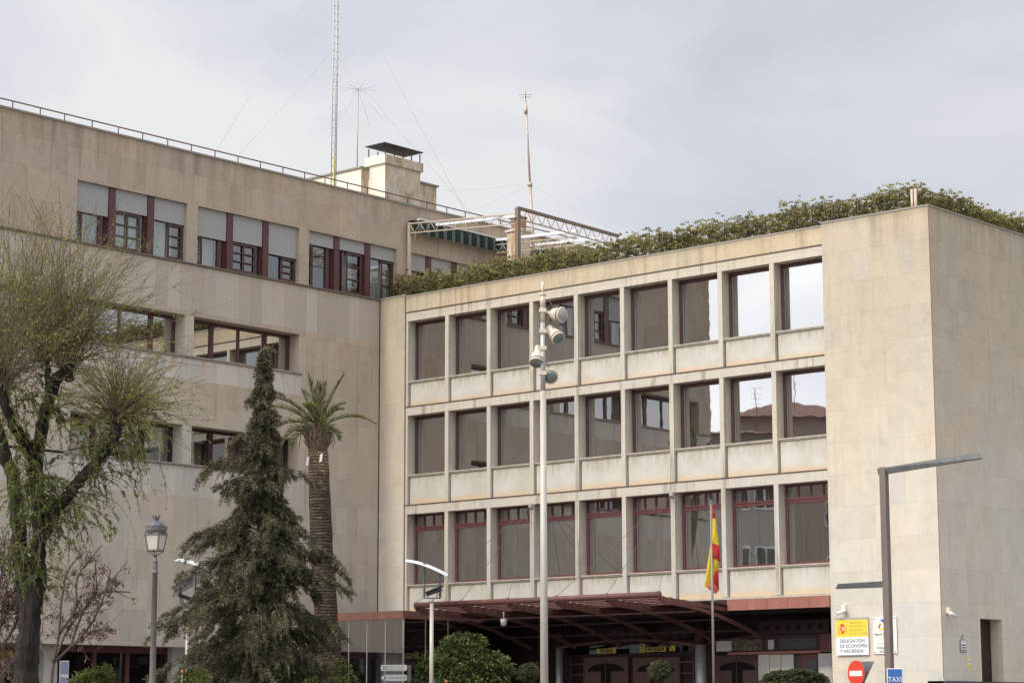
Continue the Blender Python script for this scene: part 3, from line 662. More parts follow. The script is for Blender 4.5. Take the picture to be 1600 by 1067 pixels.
stay('guy_wire', 'guy wire from leaning antenna pole, nearly level to the left', j, onX(690, 298, -3))
stay('guy_wire', 'guy wire from leaning antenna pole, steeper one to the left', j, onX(722, 336, 0))
stay('guy_wire', 'guy wire from leaning antenna pole down to the right', j, onX(965, 362, 6))

# ------------------------------------------------------------------ pergola, awning, vent chimney
PXL = .15; AX = .26; PL = Vector((PXL, 1.29, 15.05)); XR = 6.0
pg = thing('pergola_frame', 'open steel pergola with white beams and brown truss over the roof terrace', 'pergola', PL)
L1 = onX(640, 348, PXL); R1 = onY(809, 325, L1.y); E1 = onX(966, 369, R1.x); XR = R1.x
MB().box(L1.x-.05, L1.x+.05, L1.y-.05, L1.y+.05, 15.05, L1.z).build('post', 'galvtan', pg)
MB().box(XR-.07, XR+.07, L1.y-.07, L1.y+.07, 15.05, R1.z).build('post', 'pergbrown', pg)
def truss(a, b, h, n, top, r, name, mat, matt=None):
    m = MB(); a, b = Vector(a), Vector(b); dn = Vector((0, 0, -h)); m.bar(a, b, top, top)
    o = m.build(name, matt or mat, pg); m = MB(); m.bar(a+dn, b+dn, r*2, r*2)
    for i in range(n):
        p = a.lerp(b, i/n); q = a.lerp(b, (i+.5)/n); s = a.lerp(b, (i+1)/n); m.tube([p, q+dn], r*.8, 4); m.tube([q+dn, s], r*.8, 4)
    m.build('truss_web', mat, pg); return o
truss(L1-Vector((0, 0, .04)), R1-Vector((0, 0, .2)), .34, 10, .05, .02, 'truss_chord', 'galvtan')
truss(R1, E1, .38, 11, .10, .022, 'edge_beam', 'galvtan', 'pergbrown')
E2 = E1+(E1-R1)*.25
for i, (s, e) in enumerate((((679, 352), (805, 338)), ((772.5, 375.5), (902.5, 361)), ((814.7, 385), (941, 372)))):
    MB().bar(onX(*s, PXL), onX(*e, XR), .09, .09).build('white_beam', 'white', pg)
truss(onX(772, 383, PXL), onX(900, 370, XR), .3, 9, .04, .018, 'truss_chord', 'galvtan'); truss(onX(815, 391, PXL), onX(940, 378, XR), .3, 9, .04, .018, 'truss_chord', 'galvtan')
aw = thing('striped_awning', 'green and grey striped canvas awning with scalloped valance under the pergola', 'awning', (AX, 3, 18.2))
h0 = onX(654, 342.5, AX-.05); h1 = onX(850, 391, AX-.05)
MB().bar(h0, h1, .16, .07).build('awning_case', 'whitedull', aw)
v0 = onX(645, 352, AX); v1 = onX(905, 412, AX); m = MB(); n = 120; hz = h0.z-.14
for i in range(n):
    t0, t1 = i/n, (i+1)/n
    def P(t, lo):
        y = v0.y+(v1.y-v0.y)*t; wv = .035*math.sin(y*14); return Vector((AX+.06+wv, y, hz-.38+(-.05*abs(math.sin(y*math.pi/.62)) if lo else .38)))
    m.face([P(t0, 1), P(t1, 1), P(t1, 0), P(t0, 0)])
m.build('valance', 'awning', aw)
MB().obox((AX/2+.02, (v0.y+v1.y)/2, hz+.03), (AX/2, 0, -.0), (0, (v1.y-v0.y)/2, 0), (0, 0, .012)).build('canvas', 'awning', aw)
MB().bar((.0, v0.y+.3, hz-.7), (AX, v0.y+.3, hz-.02), .03).bar((.0, v1.y-1, hz-.7), (AX, v1.y-1, hz-.02), .03).build('support_arm', 'whitedull', aw)
vX = 1.6; q0 = onX(797, 395, vX); q1 = onX(824, 395, vX); zt = onX(810, 341, vX).z; zb = onX(810, 358, vX).z; yc = (q0.y+q1.y)/2
vc = thing('vent_chimney', 'small round stacked clay vent chimney on a cream base behind the pergola post', 'chimney', (vX, yc, 15.05))
r = .28; m = MB()
for k in range(5): m.lathe((vX, yc, zb-.05+k*(zt-zb)/5), [(r*.8, 0), (r, .02), (r, .06), (r*.78, .09)], 14)
m.lathe((vX, yc, zb-.1), [(r*.62, 0), (r*.62, zt-zb)], 12); m.lathe((vX, yc, zt-.02), [(r*1.15, 0), (r*1.1, .05), (.02, .09)], 14)
m.build('clay_pot', 'terracotta', vc); MB().box(vX-.30, vX+.30, yc-.30, yc+.30, 15.05, zb-.05).box(vX-.36, vX+.36, yc-.36, yc+.36, zb-.14, zb-.049).build('base', 'plasterR', vc)

# ------------------------------------------------------------------ hedges on the parapet
def hedge(name, label, pts_fn, n, mat='hedge', leaf=(.09, .035), cat='hedge', stems=None, per=9, dens=None):
    """pts_fn(n)-> rosette centres (n,3)"""
    C = pts_fn(n); th = thing(name, label, cat, Vector(C.mean(0))*1.0); th.location.z = float(C[:, 2].min())
    k = per; D = RNG.normal(size=(n, k, 3)); D[..., 2] = np.abs(D[..., 2])*.7+.15; CC = np.repeat(C[:, None], k, 1)+D*.01
    leaves('foliage', CC.reshape(-1, 3), D.reshape(-1, 3), RNG.uniform(.7, 1.3, n*k)*leaf[0], RNG.uniform(.7, 1.2, n*k)*leaf[1], mat, th)
    if stems is not None:
        base, tip = stems; m_ = len(base); t = np.linspace(0, 1, 5)[None, :, None]; P = base[:, None]*(1-t)+tip[:, None]*t; P[:, 1:] += RNG.normal(size=(m_, 4, 3))*.03
        twigs('stem', P, np.repeat(np.linspace(.012, .005, 5)[None], m_, 0), 'twigbrown', th)
    return th
def bump1(x, s): return np.sin(x*1.7+s)*.5+np.sin(x*4.1+s*2)*.3+np.sin(x*9.7+s*3)*.2
def band(axis, a, b, w0, w1, z0, h, seed):
    def fn(n):
        u = RNG.uniform(a, b, n); v = RNG.uniform(w0, w1, n); top = h*(1+.16*bump1(u, seed))
        t = RNG.beta(1.35, 1.15, n); sp = 1+.30*np.clip(np.sin(u*23+v*17+seed)*np.sin(u*11+seed), 0, 1); z = z0+top*t*sp
        z = z+RNG.normal(size=n)*.05
        return np.stack([u, v, z] if axis == 'x' else [v, u, z], 1)
    def st(n):
        u = RNG.uniform(a, b, n); v = RNG.uniform(w0, w1, n); B = np.stack([u, v, np.full(n, z0-.2)] if axis == 'x' else [v, u, np.full(n, z0-.2)], 1)
        T = B.copy(); T[:, 2] = z0+h*RNG.uniform(.6, 1.12, n)*(1+.16*bump1(u, seed)); T[:, :2] += RNG.normal(size=(n, 2))*.12; return B, T
    return fn, st
SEG = [(-.0, 6.3, .86, 'leafy green hedge on the terrace parapet, left stretch beside the wing wall'),
       (6.3, 12.4, .86, 'leafy green hedge on the terrace parapet, middle stretch right of the pergola post'),
       (12.4, 21.0, .88, 'leafy green hedge on the parapet, right stretch up to the tower corner')]
for i, (a, b, h, lab) in enumerate(SEG):
    fn, st = band('x', a, b, .45, 1.15, 15.6, h, i*2.)
    hd = hedge('parapet_hedge', lab, fn, int((b-a)*330), stems=st(int((b-a)*26)), leaf=(.085, .036), per=11); hd['group'] = 'hedges planted along the roof parapet'
    MB().box(a, min(b, 21.2), .44, 1.25, 15.05, 15.45).build('planter', 'cap', hd)
fn, st = band('y', .5, 14, XT-1.1, XT-.4, 15.68, .78, 9.)
hd = hedge('parapet_hedge', 'leafy green hedge along the shaded side of the tower roof', fn, 4300, stems=st(330), leaf=(.085, .036), per=11); hd['group'] = 'hedges planted along the roof parapet'
# twin pipes and light rail at the tower corner
tp = thing('roof_pipe', 'pair of short tan vent pipes standing on the tower roof corner', 'pipe', onY(1428, 322, .25))
for x, yt in ((1425.5, 296), (1431, 295)):
    p = onY(x, 322, .28); MB().tube([(p.x, .28, 15.5), (p.x, .28, onY(x, yt, .28).z)], .045, 10).build('vent_pipe', 'galvtan', tp)
r2 = thing('tower_railing', 'thin wire railing half hidden by the hedge on the tower roof', 'railing', (20, .3, 15.8)); m = MB()
m.tube([(17.5, .3, 16.42), (21.3, .3, 16.42), (21.4, 3.0, 16.42)], .012, 5); m.build('rail', 'railm', r2)
for x in (18.4, 19.3, 20.2, 21.2): MB().tube([(x, .3, 15.7), (x, .3, 16.42)], .012, 5).build('post', 'railm', r2)

# ------------------------------------------------------------------ entrance canopy
cn = thing('entrance_canopy', 'maroon steel entrance canopy of curved ribs hung on cables from the facade', 'canopy', (9.7, -1.5, 4.7))
CY = -3.2; cz0, cz1 = onY(650.6, 944, CY), onY(1030, 929.5, CY); NX = [cz0.x+(cz1.x-cz0.x)*k/5 for k in range(6)]; PZ = (cz0.z+cz1.z)/2
MB().tube([(cz0.x-.05, CY, PZ), (cz1.x+.03, CY, PZ)], .085, 12).build('front_pipe', 'canopy', cn)
for i, x in enumerate(NX):
    m = MB(); top = [Vector((x, CY+.02, PZ-.12)), Vector((x, .0, 4.62))]
    m.bar(top[0], top[1], .09, .13)
    cur = []
    for k in range(13):
        t = k/12; y = CY+.2+t*(2.1-CY); z = PZ-.22-1.02*(t**1.75); cur.append(Vector((x, y, z)))
    for k in range(12): m.bar(cur[k], cur[k+1]+(cur[k+1]-cur[k])*.02, .075, .10)
    for k in (3, 5, 7): 
        yy_ = cur[k].y
        if yy_ < 0: m.bar(cur[k], Vector((x, yy_, PZ-.12+(4.62-PZ+.12)*(yy_-CY)/(0-CY))), .03, .03)
    m.tube([(x, CY-.02, PZ-.14), (x, CY-.02, PZ+.1)], .05, 8)
    m.build('rib', 'canopy', cn)
m = MB()
for k in range(6):
    y = CY+.3+k*.34; z = PZ-.02+(4.70-PZ)*(y-CY)/3.2
    for i in range(5): m.obox(((NX[i]+NX[i+1])/2, y, z-.01), ((NX[i+1]-NX[i])/2-.05, 0, 0), (0, .045, -.01), (0, .006, .014))
m.build('louvre', 'canopy', cn)
m = MB(); m.obox((9.75, (-1.25+.0)/2, 4.76), (4.85, 0, 0), (0, .62, -.03), (0, 0, .02)); m.build('roof_sheet', 'canopydark', cn)
m = MB()
for k, t in enumerate((.3, .52, .75)):
    y = CY+.2+t*(2.1-CY); z = PZ-.3-1.02*t**1.75
    m.bar((NX[0], y, z), (NX[5], y, z), .05, .05)
m.build('cross_bar', 'reddark', cn)
for ax in (6.90, 12.58):
    A0 = Vector((ax, .0, 8.16)); MB().obox(A0, (.07, 0, 0), (0, .05, 0), (0, 0, .07)).build('anchor_plate', 'galv', cn)
for k, x in enumerate(NX):
    ax = 6.90 if k < 3 else 12.58
    MB().tube([(ax, -.05, 8.13), (x, CY, PZ+.08)], .008, 5).build('cable', 'brownsteel', cn)
cm = onY(787, 972, -1.5)
cc = thing('dome_camera', 'small white dome security camera hanging under the entrance canopy', 'camera', cm)
MB().lathe(cm+Vector((0, 0, -.1)), [(.02, -.02), (.09, .02), (.10, .1), (.11, .2), (.06, .22)], 14).build('camera_housing', 'whitedull', cc); MB().tube([cm+Vector((0, 0, .1)), Vector((cm.x, cm.y, 4.74))], .02, 6).build('bracket', 'whitedull', cc)

# ------------------------------------------------------------------ signs by the entrance
RX = Vector((1, 0, 0)); UZ = Vector((0, 0, 1))
def plate(name, label, x0, y0, x1, y1, Y, mat, th=.02, cat='sign'):
    a, b, c, d = rc(x0, y0, x1, y1, Y); t = thing(name, label, cat, ((a+b)/2, Y, c)); MB().box(a, b, Y-th, Y, c, d).build('panel', mat, t, bevel=.003); return t, a, b, c, d
t, a, b, c, d = plate('exit_sign', 'yellow plate reading SALIDA above the left entrance door', 933, 1012.5, 963, 1020, EY-.3, 'yellowdull')
text('SALIDA', 'lettering', 'black', t, ((a+b)/2, EY-.324, c+.03), RX, UZ, (d-c)*1.05, 'CENTER', bold=.004)
t, a, b, c, d = plate('entrance_sign', 'yellow plate reading ENTRADA above the middle entrance door', 1010, 1010, 1041, 1017.5, EY-.3, 'yellowdull')
text('ENTRADA', 'lettering', 'black', t, ((a+b)/2, EY-.324, c+.03), RX, UZ, (d-c)*.98, 'CENTER', bold=.004)
t, a, b, c, d = plate('warning_sign', 'yellow notice with white camera pictogram left of the ENTRADA plate', 1000, 1005, 1008, 1019, EY-.3, 'yellowdull')
MB().box(a+.03, b-.03, EY-.324, EY-.321, c+.2, d-.05).build('white_field', 'offwhite', t); MB().obox(((a+b)/2, EY-.327, (c+.2+d-.05)/2), (.05, 0, -.03), (0, .002, 0), (.015, 0, .025)).build('camera_symbol', 'ink', t); MB().box(a+.02, b-.02, EY-.324, EY-.321, c+.13, c+.15).box(a+.02, b-.02, EY-.324, EY-.321, c+.05, c+.07).build('printed_line', 'ink', t)
t, a, b, c, d = plate('access_sign', 'square yellow plate with wheelchair symbol right of the ENTRADA plate', 1046, 1007.5, 1055, 1016.5, EY-.3, 'yellow')
mm = MB(); cx, cz = (a+b)/2-.02, (c+d)/2
mm.lathe((cx-.03, EY-.33, cz+.09), [(.02, 0), (.02, .006)], 8, (0, 1, 0)); mm.bar((cx-.03, EY-.326, cz+.07), (cx-.02, EY-.326, cz), .02, .004, (0, 1, 0)); mm.bar((cx-.02, EY-.326, cz), (cx+.05, EY-.326, cz), .02, .004, (0, 1, 0)); mm.bar((cx+.05, EY-.326, cz), (cx+.08, EY-.326, cz-.07), .02, .004, (0, 1, 0))
ring = [(cx+.06*math.cos(q_), EY-.326, cz-.03+.06*math.sin(q_)) for q_ in [math.pi*.75+i*.35 for i in range(13)]]
mm.tube(ring, .008, 4); mm.build('wheelchair_symbol', 'ink', t)
t, a, b, c, d = plate('ministry_sign', 'yellow and white ministry board with coat of arms on the tower wall', 1307, 965, 1357.5, 1023, -.04, 'white', .03)
H = d-c; zy = c+H*.49
MB().box(a+.006, b-.006, -.074, -.071, zy, d-.045).build('yellow_field', 'yellow', t); MB().box(a, b, -.08, -.04, d-.04, d+.01).build('top_strip', 'galv', t)
W = b-a; u = lambda f: a+W*f; v = lambda f: zy+(d-.05-zy)*f
for s_, f in (('MINISTERIO', .76), ('DE HACIENDA', .57), ('MINISTERIO', .33), ('DE ECONOMÍA', .13)): text(s_, 'lettering', 'inkbrown', t, (u(.42), -.075, v(f)), RX, UZ, .088)
for s_, f in (('DELEGACIÓN', .70), ('DE ECONOMÍA', .42), ('Y HACIENDA', .14)): text(s_, 'lettering', 'ink', t, (u(.115), -.075, c+(zy-c)*f), RX, UZ, .135)
em = MB(); ex, ez = u(.21), v(.42)
def ell(cx, cz, rx, rz, y, n=20, a0=0, a1=2*math.pi): return [(cx+rx*math.cos(a0+(a1-a0)*k/n), y, cz+rz*math.sin(a0+(a1-a0)*k/n)) for k in range(n)]
em.face([(ex-.065, -.077, ez+.08), (ex+.065, -.077, ez+.08), (ex+.065, -.077, ez-.04), (ex+.04, -.077, ez-.1), (ex, -.077, ez-.12), (ex-.04, -.077, ez-.1), (ex-.065, -.077, ez-.04)])
em.face([(ex-.06, -.0765, ez+.095), (ex-.075, -.0765, ez+.15), (ex-.03, -.0765, ez+.165), (ex, -.0765, ez+.175), (ex+.03, -.0765, ez+.165), (ex+.075, -.0765, ez+.15), (ex+.06, -.0765, ez+.095)])
for s_ in (-1, 1):
    for k in range(5): em.obox((ex+s_*(.115+.01*(k % 2)), -.077, ez-.11+k*.05), (.02, 0, .006*s_), (0, .001, 0), (0, 0, .012))
em.build('coat_of_arms', 'signred', t)
em = MB(); em.face(ell(ex+.02, ez+.03, .035, .04, -.0785)); em.build('coat_of_arms', 'offwhite', t)
em = MB(); em.box(ex-.05, ex-.01, -.0785, -.0775, ez-.07, ez-.02); em.build('coat_of_arms', 'yellow', t)
t, a, b, c, d = plate('tax_agency_plaque', 'pale screwed plaque of the tax agency with blue triangle logo behind the lamp post', 1364.5, 962.5, 1401.5, 1021, -.03, 'offwhite', .008)
for xx in (a+.05, b-.05):
    for zz in (c+.05, d-.05): MB().lathe((xx, -.03, zz), [(.022, 0), (.02, -.02), (.012, -.025)], 10, (0, 1, 0)).build('screw', 'galv', t)
lg = MB(); lx = a+(b-a)*.52; lz = d-.2
lg.face([(lx-.17, -.041, lz+.12), (lx+.05, -.041, lz+.12), (lx+.03, -.041, lz-.06)]); lg.build('logo', 'blue', t)
lg = MB(); lg.bar((lx-.15, -.041, lz+.0), (lx-.21, -.041, lz-.12), .05, .003, (0, 1, 0)); lg.build('logo', 'signred', t)
lg = MB(); lg.bar((lx-.19, -.0415, lz-.15), (lx-.04, -.0415, lz-.15), .05, .003, (0, 1, 0)); lg.build('logo', 'yellow', t)
text('Agencia Tributaria', 'lettering', 'ink', t, (a+.04, -.041, d-.52), RX, UZ, .095, stretch=.85)
MB().box(a+.12, b-.12, -.041, -.039, d-.76, d-.755).build('printed_line', 'ink', t)
text('Delegación', 'lettering', 'ink', t, (a+.12, -.041, d-.89), RX, UZ, .09); text('Granada', 'lettering', 'ink', t, (a+.2, -.041, d-1.0), RX, UZ, .09)

def bullet(name, label, base, dirv, out, n_off):
    t = thing(name, label, 'camera', base); MB().obox(base, out*.05, n_off*.06, (0, 0, .08)).build('junction_box', 'plaster', t)
    e = base+out*.14-Vector((0, 0, .12)); MB().tube([base-Vector((0, 0, .05)), e], .025, 8).build('bracket', 'whitedull', t)
    d_ = Vector(dirv).normalized(); MB().tube([e-d_*.13, e-d_*.12, e+d_*.14], [.04, .05, .05], 12).build('camera_body', 'white', t); MB().tube([e+d_*.14, e+d_*.15], .04, 12).build('lens', 'black', t)
    return t
bullet('security_camera', 'white bullet security camera above the ministry board on the bright tower face', onY(1319, 949, -.05), (-.8, -.35, -.35), Vector((0, -1, 0)), Vector((1, 0, 0)))['group'] = 'bullet cameras on the tower'
bullet('security_camera', 'white bullet security camera on the shaded side wall of the tower', onX(1482, 953, XT+.05), (.1, .8, -.3), Vector((1, 0, 0)), Vector((0, 1, 0)))['group'] = 'bullet cameras on the tower'
# ceramic street plaque and yellow sticker on the shaded side
p = onX(1504, 1006, XT); t = thing('street_plaque', 'small white ceramic street plaque with pointed top on the shaded tower side', 'plaque', p)
y0, y1 = p.y-.16, p.y+.18; z0, z1 = p.z-.22, p.z+.08
sh = [(XT+.001, y0, z0), (XT+.001, y1, z0), (XT+.001, y1, z1), (XT+.001, p.y+.10, z1+.06), (XT+.001, p.y+.06, z1+.13), (XT+.001, p.y+.01, z1+.19), (XT+.001, p.y-.04, z1+.13), (XT+.001, p.y-.08, z1+.06), (XT+.001, y0, z1)]
MB().prism(sh, (.02, 0, 0)).build('tile', 'ink', t); c0 = Vector((XT, p.y+.01, (z0+z1)/2+.03)); MB().prism([c0+(Vector(q_)-c0)*.88+Vector((.0205, 0, 0)) for q_ in sh], (.003, 0, 0)).build('tile_face', 'bluefade' if 0 else 'offwhite', t)
m = MB(); [m.box(XT+.024, XT+.027, p.y-.11, p.y+.13, z0+.04+k*.07, z0+.075+k*.07) for k in range(3)]; m.box(XT+.024, XT+.027, p.y-.02, p.y+.03, z1+.0, z1+.1); m.build('painted_text', 'bluefade', t)
p0 = onX(1511, 1026, XT+.004); p1 = onX(1517, 1042, XT+.004); t = thing('warning_sticker', 'narrow yellow camera warning sticker beside the side door', 'sign', p0)
MB().box(XT+.002, XT+.008, p0.y, p1.y, p1.z, p0.z).build('panel', 'yellow', t); ym = (p0.y+p1.y)/2; MB().box(XT+.0085, XT+.011, p0.y+.02, p1.y-.02, p0.z-.2, p0.z-.05).build('white_field', 'offwhite', t); MB().box(XT+.0115, XT+.013, ym-.03, ym+.03, p0.z-.15, p0.z-.1).build('camera_symbol', 'ink', t)

# ------------------------------------------------------------------ street furniture
# floodlight mast
D = 45; mt = foot(850.4, 1067, D); topm = onD(848.2, 419, D); bx, by = mt.x, mt.y
ft = thing('floodlight_mast', 'tall beige mast carrying four round cream floodlights in front of the window grid', 'street lamp', mt)
z1 = onD(849, 600, D).z; z2 = onD(849, 420, D).z
MB().tube([mt, (bx, by, z1)], [.085, .062], 16).build('lower_pole', 'post', ft)
MB().tube([(bx, by, z1), (bx, by, onD(849, 488, D).z)], .052, 14).build('upper_pole', 'galv', ft)
MB().tube([(bx, by, onD(849, 488, D).z), (bx, by, onD(849, 441, D).z)], .048, 14).tube([(bx, by, onD(849, 462, D).z), (bx, by, onD(849, 441, D).z)], .058, 14).tube([(bx, by, onD(849, 441, D).z), (bx, by, z2)], .034, 12).tube([(bx, by, onD(849, 441, D).z-.03), (bx, by, onD(849, 441, D).z+.02)], .07, 14).build('upper_pole', 'lamphead', ft)
def cdir(a, b, c): return (RT*a+UP*b-FW*c).normalized()
off = onD(849.3, 500, D); off = Vector((bx-off.x, by-off.y, 0))
for (lx, ly), rr, dv, tail, lm_ , mnt in (((881, 475.5), .152, (.66, -.06, .62), 0, 'lenspale', 468), ((874.5, 514), .145, (.45, -.55, .70), 1, 'lens', 502), ((839.5, 553), .158, (-.1, -.75, .60), 1, 'lens', 530), ((861.5, 574.5), .157, (.06, -.22, .96), 0, 'lens', 571)):
    c = onD(lx, ly, D)+off-FW*.12; ax = cdir(*dv)
    Lb = .30 if tail == 0 else .26
    prof = [(rr*.45, -Lb), (rr*.70, -Lb*.92), (rr*.88, -Lb*.6), (rr*.97, -Lb*.25), (rr*.98, -.045), (rr*1.05, -.04), (rr*1.05, -.01), (rr*1.0, .0)]
    if tail: prof = [(rr*.42, -Lb-.17), (rr*.52, -Lb-.15), (rr*.55, -Lb-.01), (rr*.6, -Lb*.96)]+prof[1:]
    hd_ = MB().lathe(c, prof, 24, ax).build('floodlight', 'lamphead', ft)
    MB().lathe(c, [(rr*.86, .001), (rr*.84, .006), (.001, .012)], 24, ax).build('lens', lm_, hd_)
    MB().lathe(c, [(rr*1.01, -.075), (rr*1.02, -.06), (rr*1.01, -.05)], 24, ax).build('rim', 'flash', hd_)
    pz = onD(849, mnt, D).z; bk = c-ax*Lb*.7
    MB().obox((bx, by, pz), RT*.075, Vector((RT.y, -RT.x, 0))*.07, (0, 0, .04)).bar(Vector((bx, by, pz)), bk, .05, .06).build('bracket', 'lamphead', hd_)
    s = Vector((bx, by, pz+.05)); md = (s+bk)/2+Vector((0, 0, .22)); MB().tube([s, s.lerp(md, .6)+Vector((0, 0, .05)), md, bk.lerp(md, .4)+Vector((0, 0, .05)), bk], .008, 5).build('cable', 'ink', hd_)

# reflector lamps
def reflector(px, py, label, D=55, flip=1, poleMat='post', curve=1, topY=933, half=1.0):
    base = foot(px, 1067, D); zb = onD(px, topY, D).z; s = D/FPX; RH = Vector((RT.x, RT.y, 0)).normalized()*flip; DH = Vector((-FW.x, -FW.y, 0)).normalized()
    t = thing('reflector_lamp', label, 'street lamp', base, 'reflector street lamps with curved white panels')
    c = Vector((base.x, base.y, zb)); MB().tube([base, c], [.055, .048], 12).build('pole', poleMat, t); MB().tube([c-Vector((0, 0, .12)), c], .06, 12).build('collar', 'galv', t)
    MB().bar(c-RH*.20, c+RH*.22, .03, .03).bar(c-RH*.19, c-RH*.19+Vector((0, 0, .88)), .04, .05).bar(c+RH*.21, c+RH*.21+Vector((0, 0, .66)), .04, .05).build('yoke', 'greysteel', t)
    pr = MB(); pc = c+RH*.05+Vector((0, 0, .17)); pr.obox(pc, RH*.19+Vector((0, 0, .07)), DH*.14, Vector((0, 0, .05))-RH*.02); pr.obox(pc+RH*.02+Vector((0, 0, .04)), RH*.2+Vector((0, 0, .08)), DH*.16, Vector((0, 0, .008))-RH*.002); pr.bar(pc-RH*.12, c-RH*.1, .02).bar(pc+RH*.1, c+RH*.12, .02); pr.build('projector', 'black', t)
    m = MB(); n = 42; zt = c.z+.86; G = []
    for k in range(n+1):
        f = k/n; x = (-.65+1.04*f)*half; z = zt+.06-.36*(f**1.6) if curve else zt-.02-.5*f**1.5
        G.append([c+RH*x+DH*dd*(.42)+Vector((0, 0, z-c.z-dd*(.055 if curve else -.12))) for dd in (-1, -.33, .33, 1)])
    for k in range(n):
        for q_ in range(3): m.face([G[k][q_], G[k+1][q_], G[k+1][q_+1], G[k][q_+1]], True)
    for k in (12, 30): m.bar(G[k][0]+Vector((0, 0, .006)), G[k][3]+Vector((0, 0, .006)), .012, .01)
    o = m.build('reflector_panel', 'white', t); sd = o.modifiers.new('s', 'SOLIDIFY'); sd.thickness = .012
    return t
reflector(674, 933, 'white curved reflector lamp with black projector in front of the leftmost low windows')
reflector(312, 930, 'reflector lamp half hidden by the conifer, the higher panel of the left pair', 60.5, poleMat='brownsteel', topY=926, half=1.08)
reflector(291, 942, 'reflector lamp with beige projector left of the conifer, lower grey panel', 61, flip=-1, curve=0, topY=942, half=1.0)
reflector(510, 930, 'reflector lamp mostly hidden behind the palm trunk', 68, topY=917)

# lantern street lamp
D = 50; b = foot(238, 1067, D); Z = lambda y: onD(238, y, D).z; s = D/FPX
t = thing('street_lantern', 'old style grey column lamp with crowned glass lantern before the blank wing wall', 'street lamp', b); c = Vector((b.x, b.y, 0))
MB().lathe(c, [(.12, b.z), (.12, b.z+.5), (.075, b.z+.6), (.058, Z(895)), (.075, Z(894)), (.075, Z(891)), (.05, Z(890)), (.06, Z(886)), (.062, Z(880)), (.045, Z(877)), (.055, Z(876)), (.055, Z(874)), (.03, Z(872)), (.03, Z(868))], 16).build('column', 'lampmetal', t)
m = MB(); zl0, zl1 = Z(857), Z(831); w0, w1 = .125, .2
RH = Vector((RT.x, RT.y, 0)).normalized(); DH = Vector((RH.y, -RH.x, 0)); RL = (RH*.93+DH*.36).normalized(); DL = Vector((RL.y, -RL.x, 0))
cr = [(-1, -1), (1, -1), (1, 1), (-1, 1)]; lo = [c+RL*a_*w0+DL*b_*w0+Vector((0, 0, zl0)) for a_, b_ in cr]; hi = [c+RL*a_*w1*.9+DL*b_*w1*.9+Vector((0, 0, zl1)) for a_, b_ in cr]
for k in range(4): m.face([lo[k], lo[(k+1) % 4], hi[(k+1) % 4], hi[k]])
m.build('lantern_glass', 'lampglass', t); m = MB()
for k in range(4):
    m.bar(lo[k], hi[k], .028); m.bar(lo[k], lo[(k+1) % 4], .03, .03); m.bar(hi[k], hi[(k+1) % 4], .04, .05); m.tube([lo[k], (lo[k]+c+Vector((0, 0, Z(866))))/2-Vector((0, 0, .02)), c+Vector((0, 0, Z(868)))], .012, 6)
    m.tube([lo[k]-Vector((0, 0, .04)), lo[k]+Vector((0, 0, .02))], .022, 6)
m.lathe(c, [(.20, zl1), (.235, zl1+.04), (.25, zl1+.10), (.25, zl1+.13), (.22, zl1+.14)], 20); m.build('lantern_frame', 'lampmetal', t)
m = MB(); m.lathe(c, [(.215, zl1+.12), (.20, zl1+.19), (.15, zl1+.25), (.09, zl1+.29), (.05, zl1+.31), (.05, zl1+.34), (.075, zl1+.36)], 20); m.build('dome', 'lampblue', t)
m = MB()
for k in range(16):
    q_ = 2*math.pi*k/16; d_ = Vector((math.cos(q_), math.sin(q_), 0)); m.obox(c+d_*.245+Vector((0, 0, zl1+.15)), Vector((-d_.y, d_.x, 0))*.028, d_*.006, (0, 0, .025))
for k in range(8):
    q_ = 2*math.pi*k/8; d_ = Vector((math.cos(q_), math.sin(q_), 0)); m.bar(c+d_*.05+Vector((0, 0, zl1+.34)), c+d_*.1+Vector((0, 0, zl1+.42)), .03, .012)
m.build('crown', 'lampmetal', t)

# angular steel street lamp with two arms
D = 35; b = foot(1390.5, 1067, D); zt = onD(1390, 724, D).z; RH = Vector((RT.x, RT.y, 0)).normalized(); DH = Vector((-RH.y, RH.x, 0))
RA = (RH*.86-DH*.51).normalized(); DA = Vector((-RA.y, RA.x, 0))
t = thing('angular_street_lamp', 'dark taupe square lamp post with long upper arm right and short arm left', 'street lamp', b); c = Vector((b.x, b.y, 0))
MB().obox(c+Vector((0, 0, (b.z+zt)/2)), RA*.052, DA*.075, (0, 0, (zt-b.z)/2)).build('column', 'brownsteel', t, bevel=.006)
MB().obox(c-RA*.055+Vector((0, 0, (b.z+zt)/2)), RA*.004, DA*.02, (0, 0, (zt-b.z)/2-.1)).build('column_groove', 'greysteel', t)
e = onD(1528, 711.5, D-.5); a0 = c+Vector((0, 0, zt-.02)); m = MB(); ad = (e-a0); ad = ad.normalized(); hw = DA*.07
a0 = a0-Vector((ad.x, ad.y, 0))*.09
P_ = [a0+hw, a0-hw, a0-hw*.3+Vector((0, 0, -.10)), a0+hw*.3+Vector((0, 0, -.10))]; Q_ = [e+hw*.9+Vector((0, 0, .04)), e-hw*.9+Vector((0, 0, .04)), e-hw*.9-Vector((0, 0, .055))+ad*.07, e+hw*.9-Vector((0, 0, .055))+ad*.07]
for k in range(4): m.face([P_[k], P_[(k+1) % 4], Q_[(k+1) % 4], Q_[k]])
m.face(P_[::-1]); m.face(Q_); m.build('upper_arm', 'greysteel', t)
e = onD(1312, 916, D+.3); a0 = c+Vector((0, 0, onD(1383, 911, D).z)); m = MB()
P_ = [a0+hw+Vector((0, 0, .05)), a0-hw+Vector((0, 0, .05)), a0-hw*.6+Vector((0, 0, -.045)), a0+hw*.6+Vector((0, 0, -.045))]; Q_ = [e+hw+Vector((0, 0, .04)), e-hw+Vector((0, 0, .04)), e-hw*.9-Vector((0, 0, .035))-RA*.05, e+hw*.9-Vector((0, 0, .035))-RA*.05]
